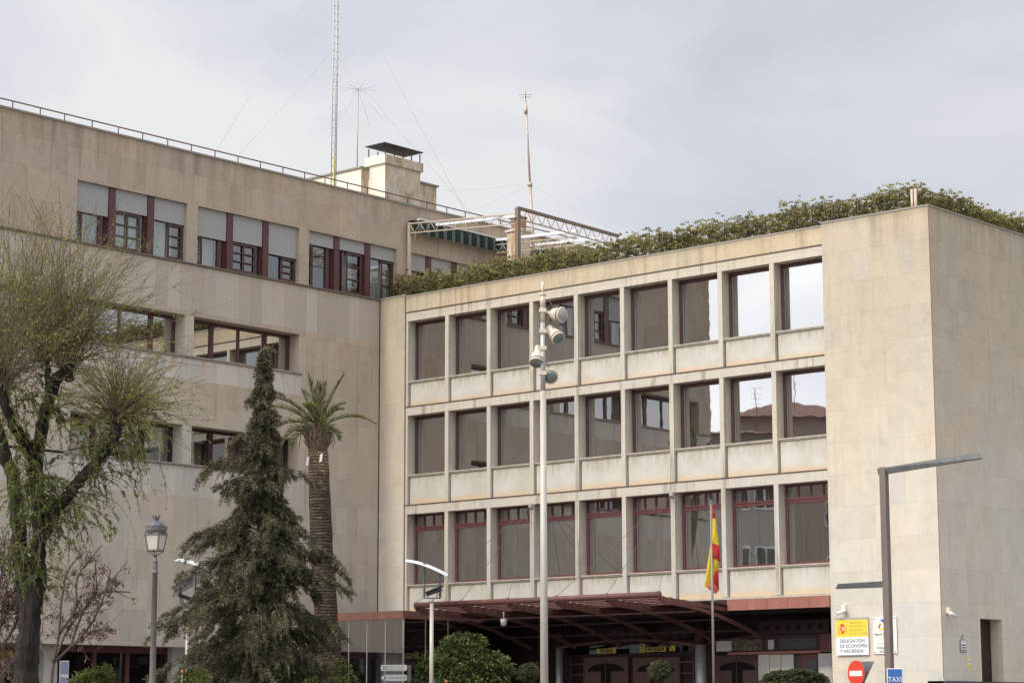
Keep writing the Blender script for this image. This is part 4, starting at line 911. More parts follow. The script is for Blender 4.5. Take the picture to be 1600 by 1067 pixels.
for k in range(4): m.face([P_[(k+1) % 4], P_[k], Q_[k], Q_[(k+1) % 4]])
m.face(P_); m.face(Q_[::-1]); m.build('lower_arm', 'greysteel', t)

# flagpole with flag
D = 56; b = foot(1115.3, 1067, D); zt = onD(1117, 781, D).z
t = thing('flagpole', 'slim grey metal flagpole in front of the right window bays', 'flagpole', b)
MB().tube([b, (b.x, b.y, zt)], [.034, .028], 12).lathe((b.x, b.y, zt), [(.034, 0), (.036, .03), (.02, .05)], 12).build('pole', 'polegrey', t)
fb = onD(1116.5, 850, D); fo = Vector((b.x-fb.x, b.y-fb.y, 0))
fl = MB()
def fp(x, y, d): return onD(x, y, D)+fo+(-FW)*d
for mi, dd, pl in ((1, -.06, [(1116.5, 838), (1113, 862), (1105.5, 914), (1109.5, 917), (1117.5, 903), (1118.5, 840)]), (0, .02, [(1118.2, 783), (1119.8, 786), (1123.3, 807.5), (1118, 805.5)]),
                   (1, .025, [(1118, 805.5), (1123.3, 807.5), (1128, 849), (1117.5, 845)]), (0, .035, [(1117.5, 845), (1128, 849), (1131, 872), (1129.5, 876.5), (1126.5, 872), (1117.5, 867)]),
                   (1, -.01, [(1117.5, 865), (1127, 871), (1127.5, 885.5), (1117.5, 899)]), (0, -.005, [(1127.5, 885.5), (1128.6, 920), (1125, 915), (1119, 906), (1117.5, 899)]),
                   (2, -.03, [(1115, 903), (1109.3, 915), (1113, 919), (1123, 926), (1128.6, 920), (1121, 902)])):
    fl.cur = mi; c_ = Vector((sum(p_[0] for p_ in pl)/len(pl), sum(p_[1] for p_ in pl)/len(pl), 0))
    for i in range(len(pl)):
        p_, q_ = pl[i], pl[(i+1) % len(pl)]; fl.face([fp(p_[0], p_[1], dd), fp(q_[0], q_[1], dd-.01), fp(c_.x, c_.y, dd+.045)])
f_ = fl.build('hanging_flag', ['flagred', 'flagyel', 'flagpink']); tag(f_, 'limp red and yellow striped flag hanging down the metal flagpole', 'flag')

# taxi signs
def taxi(x0, x1, y0, D, label, faded, grp='blue TAXI signs'):
    p = foot((x0+x1)/2, 1067, D); a = onD(x0, y0, D); b_ = onD(x1, y0, D); w_ = (b_-a).length; zt = a.z; hh = .55
    t = thing('taxi_sign', label, 'sign', p, grp); c = Vector(((a.x+b_.x)/2, (a.y+b_.y)/2, 0)); Rr = Vector((RT.x, RT.y, 0)).normalized(); n_ = Vector((-FW.x, -FW.y, 0)).normalized()
    MB().tube([Vector((c.x, c.y, p.z))-n_*.05, c-n_*.05+Vector((0, 0, zt-.05))], .03, 10).build('post', 'galv', t)
    MB().obox(c+Vector((0, 0, zt-hh/2)), Rr*w_/2, n_*.012, (0, 0, hh/2)).build('panel', 'offwhite' if not faded else 'galv', t, bevel=.006)
    MB().obox(c+n_*.014+Vector((0, 0, zt-hh/2)), Rr*(w_/2-.012), n_*.002, (0, 0, hh/2-.012)).build('blue_field', 'blue' if not faded else 'bluefade', t)
    text('TAXI', 'lettering', 'offwhite', t, c+n_*.018+Vector((0, 0, zt-w_*.86 if not faded else zt-w_*1.75)), Rr, UZ, w_*.46, 'CENTER', stretch=.86)
    return t
taxi(1385.5, 1410, 1043.5, 33.5, 'bright blue TAXI sign in front of the angular steel lamp post', False)
taxi(93.5, 108, 1032, 56, 'faded blue TAXI sign beside the big pollarded tree trunk', True)
# no entry sign and triangle behind
D = 52; c = onD(1337.5, 1051.5, D); Rr = Vector((RT.x, RT.y, 0)).normalized(); N0 = Vector((-FW.x, -FW.y, 0)).normalized(); nn = (N0*.52-Rr*.854).normalized(); tt = Vector((-nn.y, nn.x, 0))
if tt.dot(Rr) < 0: tt = -tt
p = Vector((c.x, c.y, gz(c.x, c.y))); t = thing('no_entry_sign', 'round red no entry sign with white bar turned to the left', 'sign', p)
R_ = .30
MB().lathe(c-nn*.012, [(R_, 0), (R_, .012), (R_*.99, .014)], 40, nn).build('disc', 'signred', t); MB().lathe(c-nn*.045, [(R_*.98, 0), (R_*1.0, .004), (R_*1.0, .03)], 40, nn).build('disc_edge', 'ink', t)
MB().obox(c+nn*.006, tt*R_*.74, nn*.003, (0, 0, R_*.20)).build('white_bar', 'offwhite', t)
MB().tube([p-nn*.09, Vector((c.x, c.y, c.z+.25))-nn*.09], .03, 10).build('post', 'galv', t)
n2 = (N0*-.30+Rr*.95).normalized(); t2 = Vector((-n2.y, n2.x, 0)); cc_ = c+Rr*.2-N0*.22
t = thing('triangular_sign', 'back of a triangular road sign standing behind the no entry disc', 'sign', p-nn*.2)
t2 = (Rr*.82+N0*.57).normalized(); n2 = Vector((t2.y, -t2.x, 0))
MB().prism([cc_+t2*.30+Vector((0, 0, .28)), cc_-t2*.30+Vector((0, 0, .28)), cc_+Vector((0, 0, -.26))], n2*.02).build('plate', 'greysteel', t)
MB().tube([Vector((cc_.x, cc_.y, gz(cc_.x, cc_.y)))-n2*.04, cc_+Vector((0, 0, .2))-n2*.04], .028, 8).build('post', 'galv', t)
# direction signs
D = 60; p = foot(639.5, 1067, D); Rr = Vector((RT.x, RT.y, 0)).normalized(); n_ = N0; s = D/FPX
t = thing('direction_signpost', 'grey post with two cream arrow boards pointing left before the vestibule', 'sign', p)
zt = onD(640, 1038.5, D).z; MB().obox(Vector((p.x, p.y, (p.z+zt)/2)), Rr*.05, n_*.04, (0, 0, (zt-p.z)/2)).build('post', 'brownsteel', t); MB().obox(Vector((p.x, p.y, (p.z+zt)/2))+n_*.042-Rr*.012, Rr*.006, n_*.003, (0, 0, (zt-p.z)/2-.02)).build('post_groove', 'greysteel', t)
for k, (y0, y1) in enumerate(((1038, 1047.5), (1053.5, 1063))):
    a = onD(595, y0, D); b_ = onD(636, y1, D); w_ = (Vector((b_.x, b_.y, 0))-Vector((a.x, a.y, 0))).length; zc = (a.z+b_.z)/2; h_ = (a.z-b_.z)/2; O = Vector((b_.x, b_.y, zc))
    if k == 0: pl = [(-w_, -h_*.6), (-w_+.03, -h_), (-.03, -h_), (0, -h_*.6), (0, h_*.6), (-.03, h_), (-w_+.03, h_), (-w_, h_*.6)]
    else: pl = [(-w_, 0), (-w_+.02, -h_*.35), (-w_+.1, -h_), (-.03, -h_), (0, -h_*.6), (0, h_*.6), (-.03, h_), (-w_+.1, h_), (-w_+.02, h_*.35)]
    pn = MB().prism([O+Rr*a_+Vector((0, 0, c_)) for a_, c_ in pl], n_*.03).build('arrow_board', 'offwhite', t)
    lf = O-Rr*(w_-.11)+n_*.033
    if k == 0:
        mm = MB()
        for q_ in range(4): g_ = math.pi/4+q_*math.pi/2; mm.tube([lf+(Rr*math.cos(g_+e_)+UZ*math.sin(g_+e_))*.052 for e_ in (-.38, 0, .38)], .012, 4)
        mm.lathe(lf, [(.014, 0), (.014, .004)], 8, n_); mm.build('pictogram', 'black', pn)
        text('Centro Comercial', 'lettering', 'inklight', pn, lf+Rr*.09+UZ*.012, Rr, UZ, .055); text('Abierto de Granada', 'lettering', 'inklight', pn, lf+Rr*.09-UZ*.055, Rr, UZ, .05)
    else:
        mm = MB(); mm.lathe(lf+UZ*.045, [(.013, 0), (.013, .004)], 8, n_); mm.bar(lf+UZ*.03, lf-UZ*.01, .022, .004, n_); mm.bar(lf-UZ*.01, lf-UZ*.06-Rr*.025, .012, .004, n_); mm.bar(lf-UZ*.01, lf-UZ*.06+Rr*.025, .012, .004, n_); mm.bar(lf+UZ*.02, lf-UZ*.005+Rr*.025, .01, .004, n_); mm.build('pictogram', 'black', pn)
        text('C/ SAN JUAN DE DIOS', 'lettering', 'ink', pn, lf+Rr*.085-UZ*.028, Rr, UZ, .078, stretch=.68)

# ------------------------------------------------------------------ trees and plants
def px3(lst, D0):        # (x, y, ddepth)
    return [onD(x, y, D0+d) for x, y, d in lst]
def catmull(P, n=6):
    P = [Vector(p) for p in P]; Q = [P[0]*2-P[1]]+P+[P[-1]*2-P[-2]]; out = []
    for i in range(1, len(Q)-2):
        for k in range(n):
            t = k/n; out.append(.5*((2*Q[i])+(Q[i+1]-Q[i-1])*t+(2*Q[i-1]-5*Q[i]+4*Q[i+1]-Q[i+2])*t*t+(-Q[i-1]+3*Q[i]-3*Q[i+1]+Q[i+2])*t**3))
    return out+[P[-1]]
def limb(m, P, r0, r1, n=10, wob=.012):
    C = catmull(P, 6); k = len(C); C = [c+Vector(RNG.normal(size=3))*wob for c in C]
    m.tube(C, [(r0+(r1-r0)*i/(k-1))*(1+.10*math.sin(i*2.3)+.05*random.random()) for i in range(k)], n)
def sprays(heads, mat_t, mat_l, th, seed=0, leafL=.05, leafW=.025, name='twigs'):
    """long thin shoots from pollard heads; heads: (pos, count, length, bias vector, spread, droop, leaves per shoot)"""
    TP = []; TR = []; LC = []; LD = []; K = 9
    for pos, cnt, ln, bias, spread, droop, nl in heads:
        pos = np.array(pos); D = nrm(RNG.normal(size=(cnt, 3))*spread+np.array(bias)); Ls = ln*RNG.uniform(.45, 1.08, cnt)
        t = np.linspace(0, 1, K); P = np.empty((cnt, K, 3)); P[:, 0] = pos+RNG.normal(size=(cnt, 3))*.09; d = D.copy(); bend = RNG.normal(size=(cnt, 3))*.07
        for k in range(1, K):
            d = nrm(d+bend+np.array([0, 0, droop])*.1*(k/K)*1.8+RNG.normal(size=(cnt, 3))*.05); P[:, k] = P[:, k-1]+d*(Ls/(K-1))[:, None]
        TP.append(P); TR.append(np.linspace(1, .3, K)[None]*RNG.uniform(.006, .011, cnt)[:, None])
        # side shoots
        for i in range(cnt):
            for _ in range(nl):
                f = RNG.uniform(.15, 1)*(K-1.001); k = int(f); c = P[i, k]+(P[i, k+1]-P[i, k])*(f-k); LC.append(c); LD.append(nrm(P[i, min(k+1, K-1)]-P[i, k])*.5+RNG.normal(size=3)*.7)
        # secondary twiglets
        sc = cnt*3; idx = RNG.integers(0, cnt, sc); kk = RNG.integers(2, K-1, sc); b0 = P[idx, kk]; dd = nrm(nrm(P[idx, kk]-P[idx, kk-1])+RNG.normal(size=(sc, 3))*.5+np.array([0, 0, droop*.15])); l2 = RNG.uniform(.15, .5, sc)*ln*.3
        Q = np.stack([b0+dd*(l2*j/(K-1))[:, None]+np.array([0, 0, droop*.10])*((j/(K-1))**2)*l2[:, None] for j in range(K)], 1)
        TP.append(Q); TR.append(np.full((sc, K), .0038)*np.linspace(1, .5, K)[None])
        for i in range(sc):
            for _ in range(max(1, nl//2) if nl else 0):
                f = RNG.uniform(.1, 1)*(K-1.001); k = int(f); LC.append(Q[i, k]); LD.append(nrm(Q[i, k+1]-Q[i, k])*.5+RNG.normal(size=3)*.7)
    twigs(name, np.concatenate(TP), np.concatenate(TR), mat_t, th)
    if LC: leaves('leaves', np.array(LC), np.array(LD), RNG.uniform(.6, 1.3, len(LC))*leafL, RNG.uniform(.7, 1.2, len(LC))*leafW, mat_l, th)

D = 45; b = foot(40, 1067, D)
tr = thing('pollarded_tree', 'big pollarded street tree with dark fissured trunk and sprays of fresh spring shoots', 'tree', b)
m = MB(); base = [Vector((b.x, b.y, b.z-.1))]
limb(m, base+px3([(40, 1067, 0), (44, 1000, 0), (52, 940, 0), (60, 880, 0)], D), .28, .17, 16, .01)
limb(m, px3([(58, 890, 0), (62, 840, 0), (60, 780, .1), (57, 728, .2), (68, 657, .3), (87, 596, .3), (104, 582, .3)], D), .155, .105, 12)
limb(m, px3([(60, 850, 0), (82, 806, -.1), (105, 775, -.2), (126, 749, -.3), (163, 707, -.4), (181, 684, -.5), (185, 650, -.5)], D), .14, .085, 12)
limb(m, px3([(46, 960, 0), (34, 880, .2), (27, 810, .3), (21, 752, .4), (5, 702, .5), (-12, 640, .6), (-22, 560, .6)], D), .17, .11, 12)
limb(m, px3([(57, 735, .2), (45, 700, -.2), (24, 670, -.5), (3, 615, -.8), (-12, 540, -.9)], D), .12, .08, 12)
limb(m, px3([(60, 690, .3), (76, 620, .9), (72, 560, 1.1), (68, 540, 1.2)], D), .07, .05, 10)
kn = onD(107, 579, D+.3)
for _ in range(7):
    o = kn+Vector(RNG.normal(size=3))*.06; m.lathe(o-Vector((0, 0, .1)), [(.02, 0), (.08, .03), (.12, .1), (.08, .17), (.02, .2)], 10)
for pp in (onD(185, 652, D-.5), onD(-20, 560, D+.6)):
    for _ in range(4): o = pp+Vector(RNG.normal(size=3))*.05; m.lathe(o-Vector((0, 0, .07)), [(.02, 0), (.06, .03), (.08, .07), (.06, .11), (.02, .14)], 10)
m.build('trunk', 'bark', tr)
H = []
up3 = np.array([0, 0, 1.]); rv = np.array(RT)
H.append((onD(106, 574, D+.55), 190, 3.55, up3*1.0+rv*.10, .46, -.3, 10))
H.append((onD(70, 545, D+1.2), 140, 3.4, up3*1.0-rv*.2, .48, -.3, 10))
H.append((onD(60, 560, D+1.0), 90, 3.0, up3*.9+rv*.75, .40, -.6, 11))
H.append((onD(-20, 560, D+.6), 150, 3.8, up3*1.0+rv*.45, .45, -.3, 10))
H.append((onD(3, 600, D-.8), 120, 3.7, up3*1.0+rv*.25, .48, -.3, 10))
H.append((onD(185, 648, D-.5), 150, 2.1, up3*.85+rv*.05, .55, -.5, 10))
H.append((onD(186, 652, D-.5), 85, 2.05, up3*.35+rv*.9, .45, -.8, 13))
H.append((onD(182, 655, D-.5), 50, 1.5, up3*.2-rv*.7, .5, -.9, 8))
sprays(H, 'twig', 'spring', tr)
H = []
for (x, y, c_, l_) in ((75, 640, 22, 1.1), (60, 740, 26, 1.3), (95, 790, 26, 1.4), (140, 735, 22, 1.3), (172, 700, 18, 1.2), (30, 700, 20, 1.2), (62, 830, 26, 1.4), (20, 760, 18, 1.2), (50, 900, 16, 1.0), (185, 660, 26, 1.5), (120, 765, 18, 1.7), (58, 780, 30, 1.2), (8, 650, 22, 1.5), (0, 580, 22, 1.6), (18, 850, 24, 1.3), (40, 620, 16, 1.2), (150, 690, 16, 1.6)):
    H.append((onD(x, y, D-.15), int(c_*1.25), l_, up3*.1+rv*.30, .6, -2.4, 26))
sprays(H, 'twig', 'springlow', tr, leafL=.05, leafW=.024, name='hanging_twigs')

# conifer
D = 58; b = foot(408, 1067, D)
cf = thing('conifer_tree', 'tall dark olive conifer with shaggy drooping branches and thin spire top', 'tree', b)
ax = [onD(x, y, D) for x, y in ((414, 552), (412, 640), (410, 760), (408, 900), (406, 1067))][::-1]
MB().tube([b-Vector((0, 0, .1))]+ax, [.2, .2, .16, .11, .06, .015], 10).build('trunk', 'bark', cf)
prof = [(545, .03), (580, .12), (605, .20), (640, .30), (680, .36), (700, .44), (730, .58), (760, .84), (800, 1.08), (850, 1.5), (900, 1.78), (950, 1.95), (1000, 2.25), (1067, 2.5), (1150, 2.4)]
zs = [onD(408, y, D).z for y, _ in prof]; rs = [r_ for _, r_ in prof]
def prad(z): return np.interp(-z, [-q_ for q_ in zs], rs)
BR = []; TC = []; TD = []; TL = []; zz = zs[0]-.05; ang = 0
def axis_at(z):
    for i in range(len(ax)-1):
        if ax[i].z <= z <= ax[i+1].z: return ax[i].lerp(ax[i+1], (z-ax[i].z)/(ax[i+1].z-ax[i].z))
    return Vector((ax[-1].x, ax[-1].y, z)) if z > ax[-1].z else Vector((ax[0].x, ax[0].y, z))
def conbranch(z, a, R, lift=.25):
    o = np.array(axis_at(z)); d = np.array([math.cos(a), math.sin(a), 0]); K = 9; P = []
    for k in range(K):
        t = k/(K-1); P.append(o+d*R*t+np.array([0, 0, R*(lift*math.sin(t*2.2)-.32*t*t)+RNG.normal()*.015]))
    P = np.array(P); BR.append(P); n = int(5+R*12)
    side = np.array([-d[1], d[0], 0])
    for _ in range(n):
        t = RNG.uniform(.10, 1)**.7*(K-1.001); k = int(t); c = P[k]+(P[k+1]-P[k])*(t-k); w_ = (1.0-t/(K-1))*.30*R+.05
        s_ = RNG.normal()*w_*.6; c = c+side*s_+np.array([0, 0, -abs(s_)*.2])
        dr = nrm(d*RNG.uniform(.3, .9)+side*np.sign(s_)*RNG.uniform(.0, .6)+np.array([0, 0, RNG.uniform(-.95, .15)]))
        TC.append(c); TD.append(dr); TL.append(RNG.uniform(.16, .36)*min(1, .45+R*.5))
while zz > b.z+.5:
    R = float(prad(zz)); nb = 2 if R < .5 else 5
    R *= 1+.16*math.sin(zz*5.2)+.10*math.sin(zz*9.1+1)
    for _ in range(nb):
        ang += 2.4+RNG.normal()*.4; conbranch(zz+RNG.normal()*.04, ang, max(.08, R*(RNG.uniform(.34, 1.2) if R > .5 else RNG.uniform(.25, 1.55))*(1-.13*(math.cos(ang)*RT.x+math.sin(ang)*RT.y))))
    zz -= .09 if R < .5 else .155
rl_ = math.atan2(-RT.y, -RT.x)
for (z_y, px_, sd) in ((752, 95, 0), (742, 85, .25), (698, 48, .0), (860, 118, .1), (868, 112, -.2), (760, 78, math.pi), (905, 135, math.pi+.1), (1000, 145, 0), (885, 120, math.pi)):
    conbranch(onD(408, z_y-10, D).z, rl_+sd, px_/60., .35)
twigs('branch', np.array(BR), np.repeat(np.linspace(.022, .005, 9)[None], len(BR), 0), 'twigbrown', cf)
TC = np.array(TC); TD = np.array(TD); TL = np.array(TL); k = 74; n = len(TC)
f_ = RNG.uniform(0, 1, (n, k, 1)); C = TC[:, None]+TD[:, None]*f_*TL[:, None, None]+np.array([0, 0, -1.])*(f_**2)*TL[:, None, None]*.45+RNG.normal(size=(n, k, 3))*(.045*(1-f_*.7))
Dd = np.repeat(TD[:, None], k, 1)*.9+np.array([0, 0, -.35])*f_+RNG.normal(size=(n, k, 3))*.5
leaves('foliage', C.reshape(-1, 3), Dd.reshape(-1, 3), RNG.uniform(.045, .10, n*k), RNG.uniform(.013, .024, n*k), 'needle', cf)
print('conifer tufts', n)

# palm
D = 66; b = foot(517, 1067, D)
pm = thing('palm_tree', 'tall palm with thick ringed trunk and small crown of arching green fronds', 'tree', b)
pts = [b-Vector((0, 0, .1))]+[onD(x, y, D) for x, y in ((515, 1040), (509, 950), (504, 870), (500, 790), (498, 730), (496.5, 695))]
MB().tube(catmull(pts, 5), [(.375+(.295-.375)*(i/30)**.9+.010*math.sin(i*1.9)+RNG.normal()*.006) for i in range(31)], 22).build('trunk', 'palmbark', pm)
tc = pts[-1]; m = MB()
for k in range(90):
    a_ = k*2.4; h = k/90*.62; r_ = .27+.10*math.sin(min(1, h/.62)*math.pi)-.12*max(0, h-.4); d_ = Vector((math.cos(a_), math.sin(a_), 0)); o = tc+d_*r_*.85+Vector((0, 0, h-.18))
    tip = o+d_*(.10+.06*random.random())+Vector((0, 0, .16+.22*h)); s_ = Vector((-d_.y, d_.x, 0))*.045
    m.obox((o+tip)/2, (tip-o)/2, s_, d_*.012+Vector((0, 0, .006)))
m.tube([tc-Vector((0, 0, .15)), tc+Vector((0, 0, .1)), tc+Vector((0, 0, .45)), tc+Vector((0, 0, .62))], [.285, .30, .25, .1], 14); m.build('leaf_bases', 'boot', pm)
cr_ = tc+Vector((0, 0, .48)); RH = Vector((RT.x, RT.y, 0)).normalized(); DH = Vector((RH.y, -RH.x, 0))
def frond(ax_, az_, dh, L, droop, dens=62):
    d = (RH*ax_+DH*dh+UZ*az_).normalized(); K = 14; P = [cr_+d*.08]; dd = d.copy()
    for k in range(1, K): dd = (dd-UZ*droop*(.03+.1*k/K)).normalized(); P.append(P[-1]+dd*L/(K-1))
    st = MB().tube(P, [.022*(1-k/K)+.004 for k in range(K)], 5).build('frond', 'frond', pm)
    LC, LD, LL = [], [], []
    for i in range(dens*2):
        t = .14+.86*(i//2)/dens; f = t*(K-1.001); k = int(f); c = P[k].lerp(P[k+1], f-k); tn = (P[min(k+1, K-1)]-P[k]).normalized(); side = tn.cross(UZ); side = side.normalized() if side.length > .1 else RH
        nv = side.cross(tn); sg = 1 if i % 2 else -1
        v_ = tn*.9+side*sg*.62+nv*.28+Vector(RNG.normal(size=3))*.16; LC.append(c); LD.append(v_); LL.append(.29*math.sin(min(1, (t+.08))*math.pi*.86+.25)**.8+.05)
    return LC, LD, LL
A_, B_, C_ = [], [], []
for fr_ in ((.42, 1.1, -.1, 1.75, .35), (-.20, 1.2, .1, 1.6, .3), (.1, 1.2, -.3, 1.45, .35), (.05, 1.2, .5, 1.4, .5), (-.35, 1.1, -.5, 1.5, .5),
            (-.85, .75, .2, 1.75, 1.0), (-.75, .95, -.2, 1.65, .8), (-.9, .45, .4, 1.6, 1.5), (-.8, .2, .6, 1.4, 1.7), (-.6, .0, .7, 1.3, 1.6),
            (.9, .55, .1, 1.75, 1.15), (.62, .1, .5, .95, 1.5), (.6, .8, .6, 1.2, 1.0), (.3, .5, .9, 1.1, 1.6), (-.3, .6, 1., 1.2, 1.4), (.5, 1.0, -.6, 1.4, .8), (-.2, .9, .8, 1.3, 1.1)):
    a_, b_, c_ = frond(*fr_); A_ += a_; B_ += b_; C_ += c_
leaves('leaflets', np.array([tuple(v_) for v_ in A_]), np.array([tuple(v_) for v_ in B_]), np.array(C_), .024, 'frond', pm, .1)
m = MB()
for k in range(16):
    a_ = k*2.4+.5; d_ = Vector((math.cos(a_), math.sin(a_), 0)); o = cr_+d_*.2-UZ*.1; q1 = o+d_*(.22+.1*random.random())-UZ*.02; q2_ = q1+d_*.06-UZ*(.28+.25*random.random())
    m.tube([o, q1, q2_], [.02, .014, .005], 5)
m.build('dry_stalks', 'boot', pm)
for x, y in ((480.5, 720), (501.5, 715)):
    q_ = onD(x, y, D-.35); MB().obox(q_, RT*.04+UZ*.02, FW*.004, UZ*.12+RT*.01).build('paper_tag', 'offwhite', pm)

# leafy crowns
def crown(name, label, parts, n, mat, leaf, trunk=None, group=None, cat='tree', fruit=0, shell=.75, per=7, tr_r=.08):
    """parts: list of (centre, rx, ry, rz)"""
    c0 = Vector(parts[0][0]); g0 = gz(c0.x, c0.y); t = thing(name, label, cat, (c0.x, c0.y, g0), group)
    vol = np.array([rx*ry+rx*rz for _, rx, ry, rz in parts]); idx = RNG.choice(len(parts), n, p=vol/vol.sum()); C = np.array([tuple(p_[0]) for p_ in parts])[idx]; Rr_ = np.array([p_[1:] for p_ in parts])[idx]
    d = nrm(RNG.normal(size=(n, 3))); rad = RNG.uniform(shell**3, 1, n)**(1/3); lump = 1+.09*np.sin(d[:, 0]*7+idx)+.08*np.sin(d[:, 1]*9+2)+.07*np.sin(d[:, 2]*11)
    P = C+d*Rr_*(rad*lump)[:, None]; P = P[P[:, 2] > g0+.05]; n = len(P); d = d[:n]
    Dn = nrm(P-C[:n]) if n == len(C) else d
    Dd = np.repeat(Dn[:, None], per, 1)*.7+RNG.normal(size=(n, per, 3))*.75; CC = np.repeat(P[:, None], per, 1)+RNG.normal(size=(n, per, 3))*leaf[0]*.35
    leaves('foliage', CC.reshape(-1, 3), Dd.reshape(-1, 3), RNG.uniform(.7, 1.3, n*per)*leaf[0], RNG.uniform(.8, 1.2, n*per)*leaf[1], mat, t)
    if trunk: MB().tube([(c0.x, c0.y, g0-.1), (c0.x+.02, c0.y, (g0+c0.z)/2), c0], [tr_r, tr_r*.8, tr_r*.5], 10).build('trunk', 'bark', t)
    for _ in range(fruit):
        k = RNG.integers(0, n); MB().lathe(Vector(P[k])-Vector((0, 0, .04)), [(.005, 0), (.03, .012), (.042, .04), (.03, .068), (.005, .08)], 10).build('orange', 'orange', t)
    return t
D = 60; s = D/FPX; cz = lambda x, y, D_=60: onD(x, y, D_)
crown('orange_tree', 'round bushy orange tree with glossy dark leaves and a few small oranges', [(cz(725, 1075), 1.18, 1.15, 1.05), (cz(718, 1022), .55, .6, .50), (cz(738, 1008), .32, .35, .27), (cz(765, 1045), .55, .6, .42), (cz(682, 1050), .45, .5, .42)], 5200, 'orangeleaf', (.105, .05), True, fruit=7, shell=.6)
crown('topiary_tree', 'small clipped ball tree between the orange tree and the floodlight mast', [(cz(826, 1051, 64), .30, .30, .28)], 700, 'box', (.05, .028), True, 'clipped ball trees by the entrance', tr_r=.03, shell=.5)
crown('topiary_tree', 'small clipped ball tree in front of the ENTRADA door', [(cz(1031.5, 1048, 62), .29, .29, .28)], 700, 'box', (.05, .028), True, 'clipped ball trees by the entrance', tr_r=.03, shell=.5)
# clipped hedge bottom right
Rh = np.array(RT)*np.array([1, 1, 0]); Rh /= np.linalg.norm(Rh); Dh = np.array([-Rh[1], Rh[0], 0])
c_ = onD(1242, 1067, 56); ztop = onD(1242, 1048, 56).z
def fnh(n):
    u_ = RNG.uniform(-.86, .86, n); v_ = RNG.uniform(-.4, .4, n); t_ = RNG.uniform(0, 1, n); g_ = gz(c_.x, c_.y); hh = (ztop-g_)*(1-.22*np.abs(u_/.86)**5+.02*bump1(u_*4, 1)); z = g_+hh*t_
    sel = RNG.random(n) < .45; z = np.where(sel & (np.abs(v_) < .3) & (np.abs(u_) < .75), g_+hh*RNG.uniform(.82, 1, n), z)
    return np.array([c_.x, c_.y, 0])+Rh*u_[:, None]+Dh*v_[:, None]+np.array([0, 0, 1])*z[:, None]
hedge('clipped_hedge', 'low clipped box hedge below the white panels right of the entrance', fnh, 6500, 'box', (.055, .03))
crown('laurel_bush', 'yellow green leafy bush at the foot of the palm trunk', [(cz(537, 1060, 62), .32, .4, .42), (cz(528, 1040, 62), .22, .3, .25), (cz(540, 1085, 62), .4, .4, .45)], 260, 'bushleaf', (.10, .05), True, 'yellow green bushes', 'bush', per=5, shell=.3, tr_r=.02)
crown('laurel_bush', 'yellow green leafy bush right of the faded taxi sign', [(cz(150, 1062, 52), .34, .4, .26), (cz(130, 1070, 52), .28, .3, .3), (cz(163, 1052, 52), .18, .2, .2)], 260, 'bushleaf', (.10, .05), True, 'yellow green bushes', 'bush', per=5, shell=.3, tr_r=.02)
crown('laurel_bush', 'bush with bright young leaves showing through the lower conifer branches', [(cz(440, 1052, 56), .13, .16, .13), (cz(488, 1070, 55), .16, .2, .16)], 40, 'bushleaf', (.09, .045), None, 'yellow green bushes', 'bush', per=4, shell=.2)
crown('laurel_bush', 'small bush at the lower left foot of the conifer', [(cz(310, 1068, 54), .36, .3, .34), (cz(293, 1060, 54), .2, .2, .2)], 260, 'bushleaf', (.08, .04), None, 'yellow green bushes', 'bush', per=5, shell=.3)
# seed pod tree: thin branches with brown pods
def podtree(name, label, D, trunk, mains, seed, nt, np_, spread, rp_=.05):
    b = foot(trunk[0][0], 1067, D); t = thing(name, label, 'tree', b); m = MB(); rg = np.random.default_rng(seed)
    limb(m, [Vector((b.x, b.y, b.z-.1))]+px3([(x, y, 0) for x, y in trunk], D), rp_, rp_*.7, 8, .005); TP = []; TR = []; LC = []; LD = []
    for mm_ in mains:
        P = catmull(px3([(x, y, d) for x, y, d in mm_], D), 5); k = len(P); m.tube(P, [rp_*.6*(1-.8*i/k)+.004 for i in range(k)], 6)
        for _ in range(nt):
            i = int(rg.uniform(.2, 1)*(k-2)); o = np.array(P[i]); dirm = nrm(np.array(P[i+1]-P[i])); d = nrm(dirm+rg.normal(size=3)*.7); L_ = rg.uniform(.2, spread); K = 6; Q = [o]
            for _k in range(K-1): d = nrm(d+rg.normal(size=3)*.22); Q.append(Q[-1]+d*L_/(K-1))
            TP.append(np.array(Q)); TR.append(np.linspace(.010, .005, K))
            if rg.random() < np_:
                cc = Q[rg.integers(3, K)]
                for _q in range(rg.integers(3, 9)): LC.append(cc+rg.normal(size=3)*.035); LD.append(np.array([0, 0, -1])+rg.normal(size=3)*.5)
    m.build('trunk', 'twigbrown', t); twigs('twigs', np.array(TP), np.array(TR), 'twigbrown', t)
    leaves('seed_pods', np.array(LC), np.array(LD), rg.uniform(.06, .13, len(LC)), rg.uniform(.025, .045, len(LC)), 'pod', t); return t
podtree('seed_pod_tree', 'small bare tree hung with brown seed pods between the trunk and the lantern', 51, [(80, 1067), (84, 1035)],
        [[(84, 1035, 0), (110, 1010, 0), (135, 985, .1), (155, 950, .2), (170, 915, .2), (200, 875, .3)], [(84, 1035, 0), (92, 990, -.2), (96, 940, -.3), (105, 895, -.3), (130, 860, -.3)],
         [(84, 1035, 0), (105, 985, .2), (140, 940, .4), (165, 925, .5), (205, 925, .5)], [(110, 1010, 0), (150, 985, -.2), (180, 990, -.3)], [(84, 1035, 0), (60, 1000, .3), (62, 950, .3), (75, 900, .3)], [(92, 990, 0), (118, 950, 0), (122, 900, 0), (160, 850, 0)], [(110, 1010, 0), (128, 960, .3), (150, 925, .3), (148, 880, .3)]], 3, 34, .72, .7)
